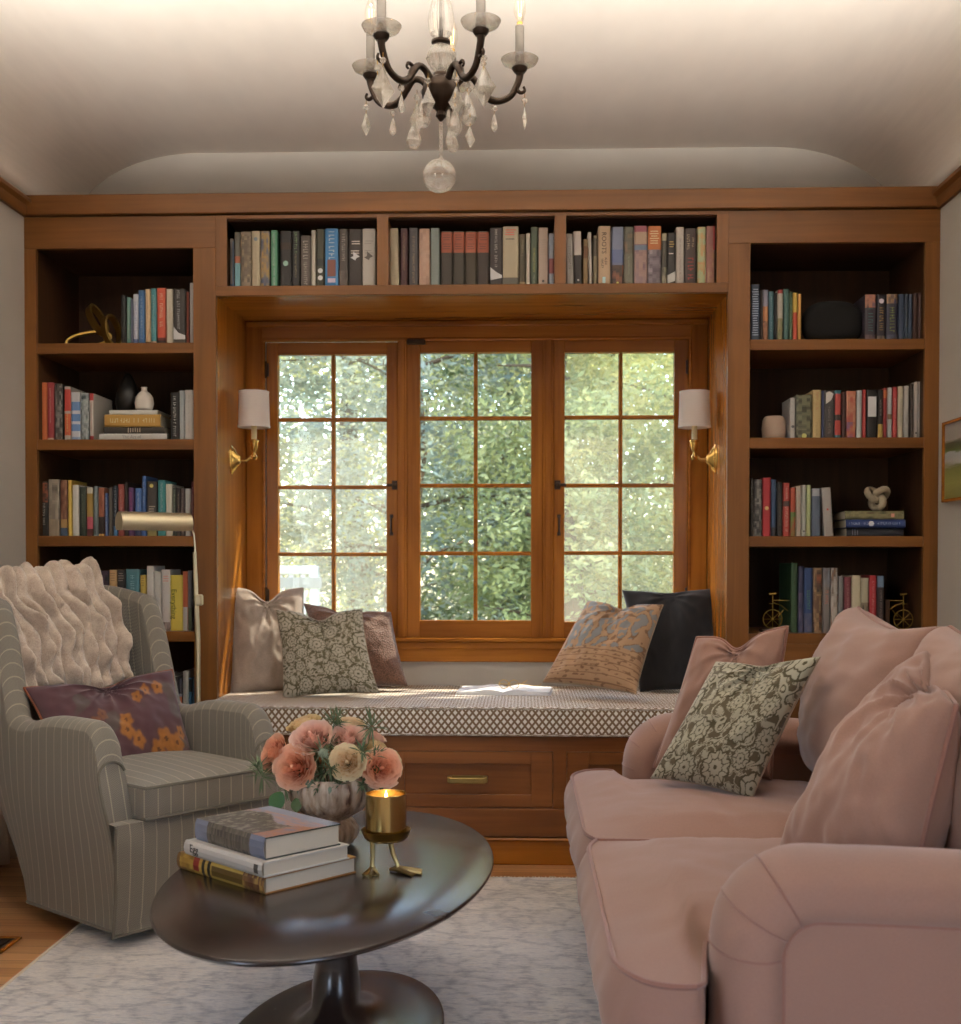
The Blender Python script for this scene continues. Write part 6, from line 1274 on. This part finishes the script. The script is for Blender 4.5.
# sofa pillows
pillow('dusty pink pillow at the far end of the sofa behind the floral print one', [(.345, -1.13, .485), (.62, -1.27, .48), (.672, -1.21, .858), (.460, -1.10, .822)], .15, [PINK], dent=.20, pinch=.05, seed=6, wr=.010, piping=PINKP, pr=.005, group='pillows on the sofa')
fB = floral(23, '655b45', 'aea892', '585039', 26, .17, .32, 4.2)
A_ = az(651, 778, .485); B2_ = az(752, 799, .462)
pillow('olive and cream floral print pillow with beige back on the pink sofa', [A_, B2_, ay(820, 657, -1.47), ay(716, 662, -1.25)], .13, [FLM, LIN_BACK], dent=.05, pinch=.06, n=170, seed=7, wr=.007, fn=fB, piping=LIN_BACK, pr=.0022, group='pillows on the sofa')
pillow('large dusty pink pillow at the near end of the sofa beside the front arm', [(.47, -2.05, .46), (.61, -2.38, .47), ay(956, 706, -2.30), ay(930, 651, -1.90)], .23, [PINK], dent=.12, pinch=.04, seed=8, wr=.016, piping=PINKP, pr=.0055, group='pillows on the sofa')
# ------------------------------------------------------------------ armchair
ST = NT('striped_tweed'); g = ST; uvn = g.n('UVMap').outputs[0]; s_ = g.n('SeparateXYZ', {0: uvn}); U_, V_ = s_.outputs[0], s_.outputs[1]
P = .040; fu = g.m('FRACT', g.m('DIVIDE', U_, P)); st = g.m('LESS_THAN', g.m('ABSOLUTE', g.m('SUBTRACT', fu, .5)), .048)
dash = g.m('LESS_THAN', g.m('FRACT', g.m('DIVIDE', V_, .0045)), .72)
zig = g.m('ABSOLUTE', g.m('SUBTRACT', g.m('FRACT', g.m('DIVIDE', U_, .0112)), .5)); hb = g.m('LESS_THAN', g.m('FRACT', g.m('ADD', g.m('DIVIDE', V_, .0045), g.m('MULTIPLY', zig, 2.2))), .5)
nn = g.n('TexNoise', {'Vector': uvn, 'Scale': 500.0}).outputs[0]
cc = g.mix(g.m('MULTIPLY_ADD', hb, .7, g.m('MULTIPLY', nn, .3)), lin('655f56'), lin('928b7d')); cc = g.mix(g.m('MULTIPLY', st, dash), cc, lin('a9a08c'))
TW = g.bsdf(cc, .92, bump=g.m('ADD', hb, g.m('MULTIPLY', st, 1.5)), bs=.3, bd=.001, **{'Sheen Weight': .2})
TWP = fabric('tweed_piping', '6c6659', 500, .2)
c1 = az(115, 943, .03); e_ = Vector((.62, .78, 0)).normalized(); b_ = Vector((-e_.y, e_.x, 0)); CWH = .30
croot = c1+e_*CWH+b_*.335; CZ = math.atan2(e_.y, e_.x)
t = chair = thing('armchair', 'green-grey pinstriped wingback swivel armchair left of the coffee table', 'armchair', (croot.x, croot.y, 0), CZ)
def chair_pt(px, py, y0):
    d = Vector(_ray(px, py)); o = Vector(CAM); n = b_; k = ((Vector((croot.x, croot.y, 0))+n*y0)-o).dot(n)/d.dot(n); p = o+d*k; return p
mid_ = []; HX = .262
for k in range(31): mid_.append((-HX, -.32+.61*k/30))
rc = .15
for k in range(1, 15): a = R(90*k/14); mid_.append((-HX+rc-rc*math.cos(a), .29+rc*math.sin(a)))
for k in range(1, 8): mid_.append((-HX+rc+(2*HX-2*rc)*k/8, .29+rc))
for k in range(0, 15): a = R(90*k/14); mid_.append((HX-rc+rc*math.sin(a), .29+rc*math.cos(a)))
for k in range(1, 31): mid_.append((HX, .29-.61*k/30))
def sstep(a, b, x): x = min(1, max(0, (x-a)/(b-a))); return x*x*(3-2*x)
def ztop(x, y):
    z = .595+.012*sstep(-.1, .1, y)*0
    z -= .03*math.exp(-((y-.14)/.10)**2)
    z = z+(.915-z)*sstep(.20, .275, y)+.03*sstep(.27, .42, y)
    if y < -.235: u = min(1, (-.235-y)/.085); z -= .105*(1-math.sqrt(max(0, 1-u*u)))
    return z
def lean(y, z):
    if y < -.05: return .058*sstep(.26, .48, z)*sstep(-.05, -.32, y)
    k = sstep(.08, .46, y); return k*(.24*(z-.42)-.15*(1-sstep(.04, .50, z)))
G = []; U = []; d = 0; th = .082; D2 = [0]
for i in range(1, len(mid_)): D2.append(D2[-1]+math.hypot(math.dist(mid_[i], mid_[i-1]), ztop(*mid_[i])-ztop(*mid_[i-1])))
for i, (x, y) in enumerate(mid_):
    if i: d += math.dist(mid_[i], mid_[i-1])+(abs(ztop(x, y)-ztop(*mid_[i-1])) if y < -.2 else 0)
    a = mid_[min(i+1, len(mid_)-1)]; b = mid_[max(i-1, 0)]; tx, ty = a[0]-b[0], a[1]-b[1]; l = math.hypot(tx, ty); n = (-ty/l, tx/l)   # outward normal
    zt = ztop(x, y); hr = th/2; rowp = []; ur = []
    for k in range(13):
        z = .04+(zt-hr-.04)*k/12; inn = .028*(1-sstep(.04, .40, z)); off = hr-inn-.012*sstep(.5, .9, z); rowp.append((x+n[0]*off, y+n[1]*off+lean(y, z), z)); ur.append((d, z))
    for k in range(1, 9):
        a_ = R(180*k/9); z = zt-hr+hr*math.sin(a_); o2 = hr*math.cos(a_)-.012*sstep(.5, .9, z)*(.5+.5*math.cos(a_)); rowp.append((x+n[0]*o2, y+n[1]*o2+lean(y, z), z)); ur.append((d, zt-hr+hr*R(180*k/9)))
    for k in range(9):
        z = zt-hr+(.30-zt+hr)*k/8; pf = .030*sstep(.3, .41, y)*math.sin(math.pi*min(1, max(0, (z-.38)/.55))); rowp.append((x-n[0]*(hr+pf), y-n[1]*(hr+pf)+lean(y, z), z)); ur.append((d, zt-hr+hr*math.pi+k*.03))
    G.append(rowp); U.append(ur)
m = MB(); m.grid([r_[:14] for r_ in G], [u_[:14] for u_ in U]); m.grid([r_[20:] for r_ in G], [u_[20:] for u_ in U])
m.grid([r_[13:21] for r_ in G], [[(D2[i], q[1]) for q in u_[13:21]] for i, u_ in enumerate(U)])
for rr_, fl_ in ((G[0], True), (G[-1], False)):
    P_ = [p for p in rr_]; m.add(P_, [tuple(range(len(P_))) if fl_ else tuple(range(len(P_)-1, -1, -1))], uv=[(p[0]+.3, p[2]) for p in P_])
m.build('shell', TW, t, local=True, angle=60)
m = MB()
m.grid([[(x, yq, z) for z, yq in ((.04, -.325), (.10, -.338), (.20, -.346), (.30, -.348), (.335, -.342), (.337, -.30))] for x in [-.302+.604*k/24 for k in range(25)]], [[(-.302+.604*k/24, z) for z in (.04, .1, .2, .3, .335, .37)] for k in range(25)])
m.build('front_panel', TW, t, local=True)
MB().box(-.27, .27, -.33, .15, .045, .33).build('seat_deck', TW, t, local=True)
m = MB(); m.tube([(-.304, -.332, .04), (-.304, -.345, .15), (-.304, -.347, .33)], .005, 6)
for s_ in (0, -1):
    m.tube([(p[0], p[1]-.001, p[2]) for p in G[s_][:21]], .0045, 6)
m.tube([(r_[0][0], r_[0][1], .043) for r_ in G], .005, 6); m.tube([(-.302, -.327, .043), (.302, -.327, .043)], .005, 6)
m.build('piping', TWP, t, local=True)
m = rbox_surface(-.222, .235, -.360, .33, .337, .428, .014, puff=.022); c_ = m.build('seat_cushion', TW, t, local=True, angle=70)
m = MB(); m.tube(rect_loop(-.219, .232, -.357, .33, .424), .005, 6, closed=True); m.tube(rect_loop(-.219, .232, -.357, .33, .341), .005, 6, closed=True); m.build('piping', TWP, c_, local=True)
m = MB(); m.lathe([(1e-4, .009), (.17, .009), (.175, .016), (.16, .024), (.05, .03), (.05, .045), (1e-4, .045)], (0, 0, 0), 32); m.build('swivel_base', DW, t, local=True)
# lumbar pillow
flw = []; rn = random.Random(4)
for (x, y, r) in ((-.02, -.28, .15), (.12, -.50, .14), (.02, -.05, .12), (.55, -.52, .17), (.72, -.60, .15), (.40, -.72, .15), (.62, -.78, .12), (.45, .55, .10), (.66, .60, .12), (.28, .42, .10), (-.30, .10, .10), (-.42, -.1, .12), (.84, -.38, .10)): flw.append((x, y, r, rn.uniform(0, 6)))
def plum(u, v):
    base = [c*(1+.10*noise.noise(Vector((u*12, v*5, 1)))) for c in lin('6a4a50')]
    q = noise.noise(Vector((u*3+2, v*2.2, 4)))
    if q > .26: k = min(.55, (q-.26)*4); g_ = lin('6b6a60'); base = [a*(1-k)+b*k for a, b in zip(base, g_)]
    for i, (x, y, r, ph) in enumerate(flw):
        dx, dy = (u-x)*1.9, v-y; d = math.hypot(dx, dy); a = math.atan2(dy, dx); r *= 1.30; e = r*(1+.13*math.cos(5*a+ph))
        if d < e*1.15:
            k = min(1, (e*1.15-d)/(e*.3)); c = lin('bd7c3c') if d > r*.25 else lin('7c5030'); c = [z*(1+.25*noise.noise(Vector((u*20, v*12, 2)))) for z in c]; k *= (.45 if i in (10, 11) else 1); base = [p_*(1-k)+q_*k for p_, q_ in zip(base, c)]
    return tuple(base)
ORP = plain('orange_piping', '8a4c2c', .7)
PLF = attr_mat('plum_velvet', .85, .2, 700, .3, .2, .68)
pillow('plum lumbar pillow with orange flowers and orange piping on the striped armchair', [chair_pt(64, 780, .05), chair_pt(197, 769, .0), chair_pt(172, 670, .20), chair_pt(24, 688, .24)], .13, [PLF, fabric('plum_back', '5a3c42', 900)], dent=.16, dentw=.28, pinch=.06, n=120, seed=9, wr=.010, fn=plum, piping=ORP, pr=.004, cat='pillow')
# faux fur throw
FUR = NT('ruched_fur'); g = FUR; tc = g.n('TexCoord').outputs['Object']; n1 = g.n('TexNoise', {'Vector': tc, 'Scale': 260.0, 'Detail': 3, 'Roughness': .7}).outputs[0]; n2 = g.n('TexNoise', {'Vector': tc, 'Scale': 25.0, 'Detail': 4}).outputs[0]
FUR = g.bsdf(g.mix(g.ramp(g.m('ADD', g.m('MULTIPLY', n1, .5), g.m('MULTIPLY', n2, .5)), [(.35, (0, 0, 0)), (.65, (1, 1, 1))]), lin('b29c8a'), lin('e2d3c2')), .95, bump=n1, bs=.7, bd=.004, **{'Sheen Weight': .6, 'Sheen Roughness': .4})
TLc, TRc, BRc, BLc = chair_pt(-42, 584, .47), chair_pt(90, 572, .46), chair_pt(130, 690, .31), chair_pt(20, 700, .31)
NU, NV = 150, 130; G = []; nrmB = -b_+Vector((0, 0, .25)); nrmB.normalize()
ROPES = 11
for i in range(NU+1):
    u = i/NU; rowp = []
    for j in range(NV+1):
        v = (j-26)/(NV-26)
        vv = max(0, v); ue = u+.0*vv
        p = TLc*(1-u)*(1-vv)+TRc*u*(1-vv)+BRc*u*vv+BLc*(1-u)*vv
        p += e_*(.045*math.sin(math.pi*min(1, vv*1.1))*u)                     # right side bulge
        p += -b_*(.02*math.sin(math.pi*vv))+Vector((0, 0, .012*math.sin(u*9)*vv))
        n = nrmB.copy()
        if v < .14:                                    # roll over the top rail
            k = (.14-v)/.34; ang = min(1.0, k)*R(165); rr_ = .055; q = TLc*(1-u)*.86+TRc*u*.86+BRc*u*.14+BLc*(1-u)*.14; q -= b_*(.02*math.sin(math.pi*.14)); q += e_*(.045*math.sin(math.pi*.154)*u)
            p = q+b_*(rr_*(1-math.cos(ang)))+Vector((0, 0, rr_*math.sin(ang)*1.25+.0)); n = (-b_*math.cos(ang)+Vector((0, 0, math.sin(ang)+.25*math.cos(ang)))).normalized()
            if k > 1: p += Vector((0, 0, -.0))
        ru = u*ROPES+.55*noise.noise(Vector((u*3, v*3.2, 2)))+.25*math.sin(v*7+u*4); fr = ru-math.floor(ru); rid = math.sin(math.pi*fr)**.75; rid_i = math.floor(ru)
        lump = 1+.42*math.sin(v*(20+3*math.sin(rid_i*5))+rid_i*2.1)+.25*noise.noise(Vector((rid_i*3.3, v*9, 5)))
        h = .004+(.044 if v > .2 else .024+.020*max(0, v)/.2)*rid*lump*(.85+.3*math.sin(rid_i*2.7)); edge_ = min(1, u*16, (1-u)*16, (1-v)*14); h *= .25+.75*edge_**.5
        h += .0030*noise.noise(Vector((p.x*150, p.y*150, p.z*150)))+.004*noise.noise(Vector((p.x*60, p.y*60, p.z*60)))
        rowp.append(p+n*h)
    G.append(rowp)
m = MB(); m.grid(G, flip=True); back = [[p-nrmB*.0 for p in r_] for r_ in G]
fz = m.build('throw_blanket', FUR, None, tuple((TLc+TRc)/2), angle=180); tag(fz, 'cream ruched faux fur throw draped over the striped armchair back', 'blanket')
md = fz.modifiers.new('s', 'SOLIDIFY'); md.thickness = .012; md.offset = -1
# pale fabric seen low at the left edge behind the chair
WF = fabric('white_cloth', 'd6cec2', 400, .08); m = MB(); c0 = Vector((XL+.10, -.62, 0)); G = []
for i in range(60):
    u = i/59; y = -.72+.44*u; G.append([(XL+.045+.022*math.sin(u*26)+.03*(1-v), y, .02+.47*v) for v in (0, .25, .5, .75, 1)])
m.grid(G); o = m.build('hanging_cloth', WF, None, (XL+.05, -.85, .02), angle=180); md = o.modifiers.new('s', 'SOLIDIFY'); md.thickness = .003
tag(o, 'pale gathered cloth hanging low by the left wall behind the armchair', 'cloth')
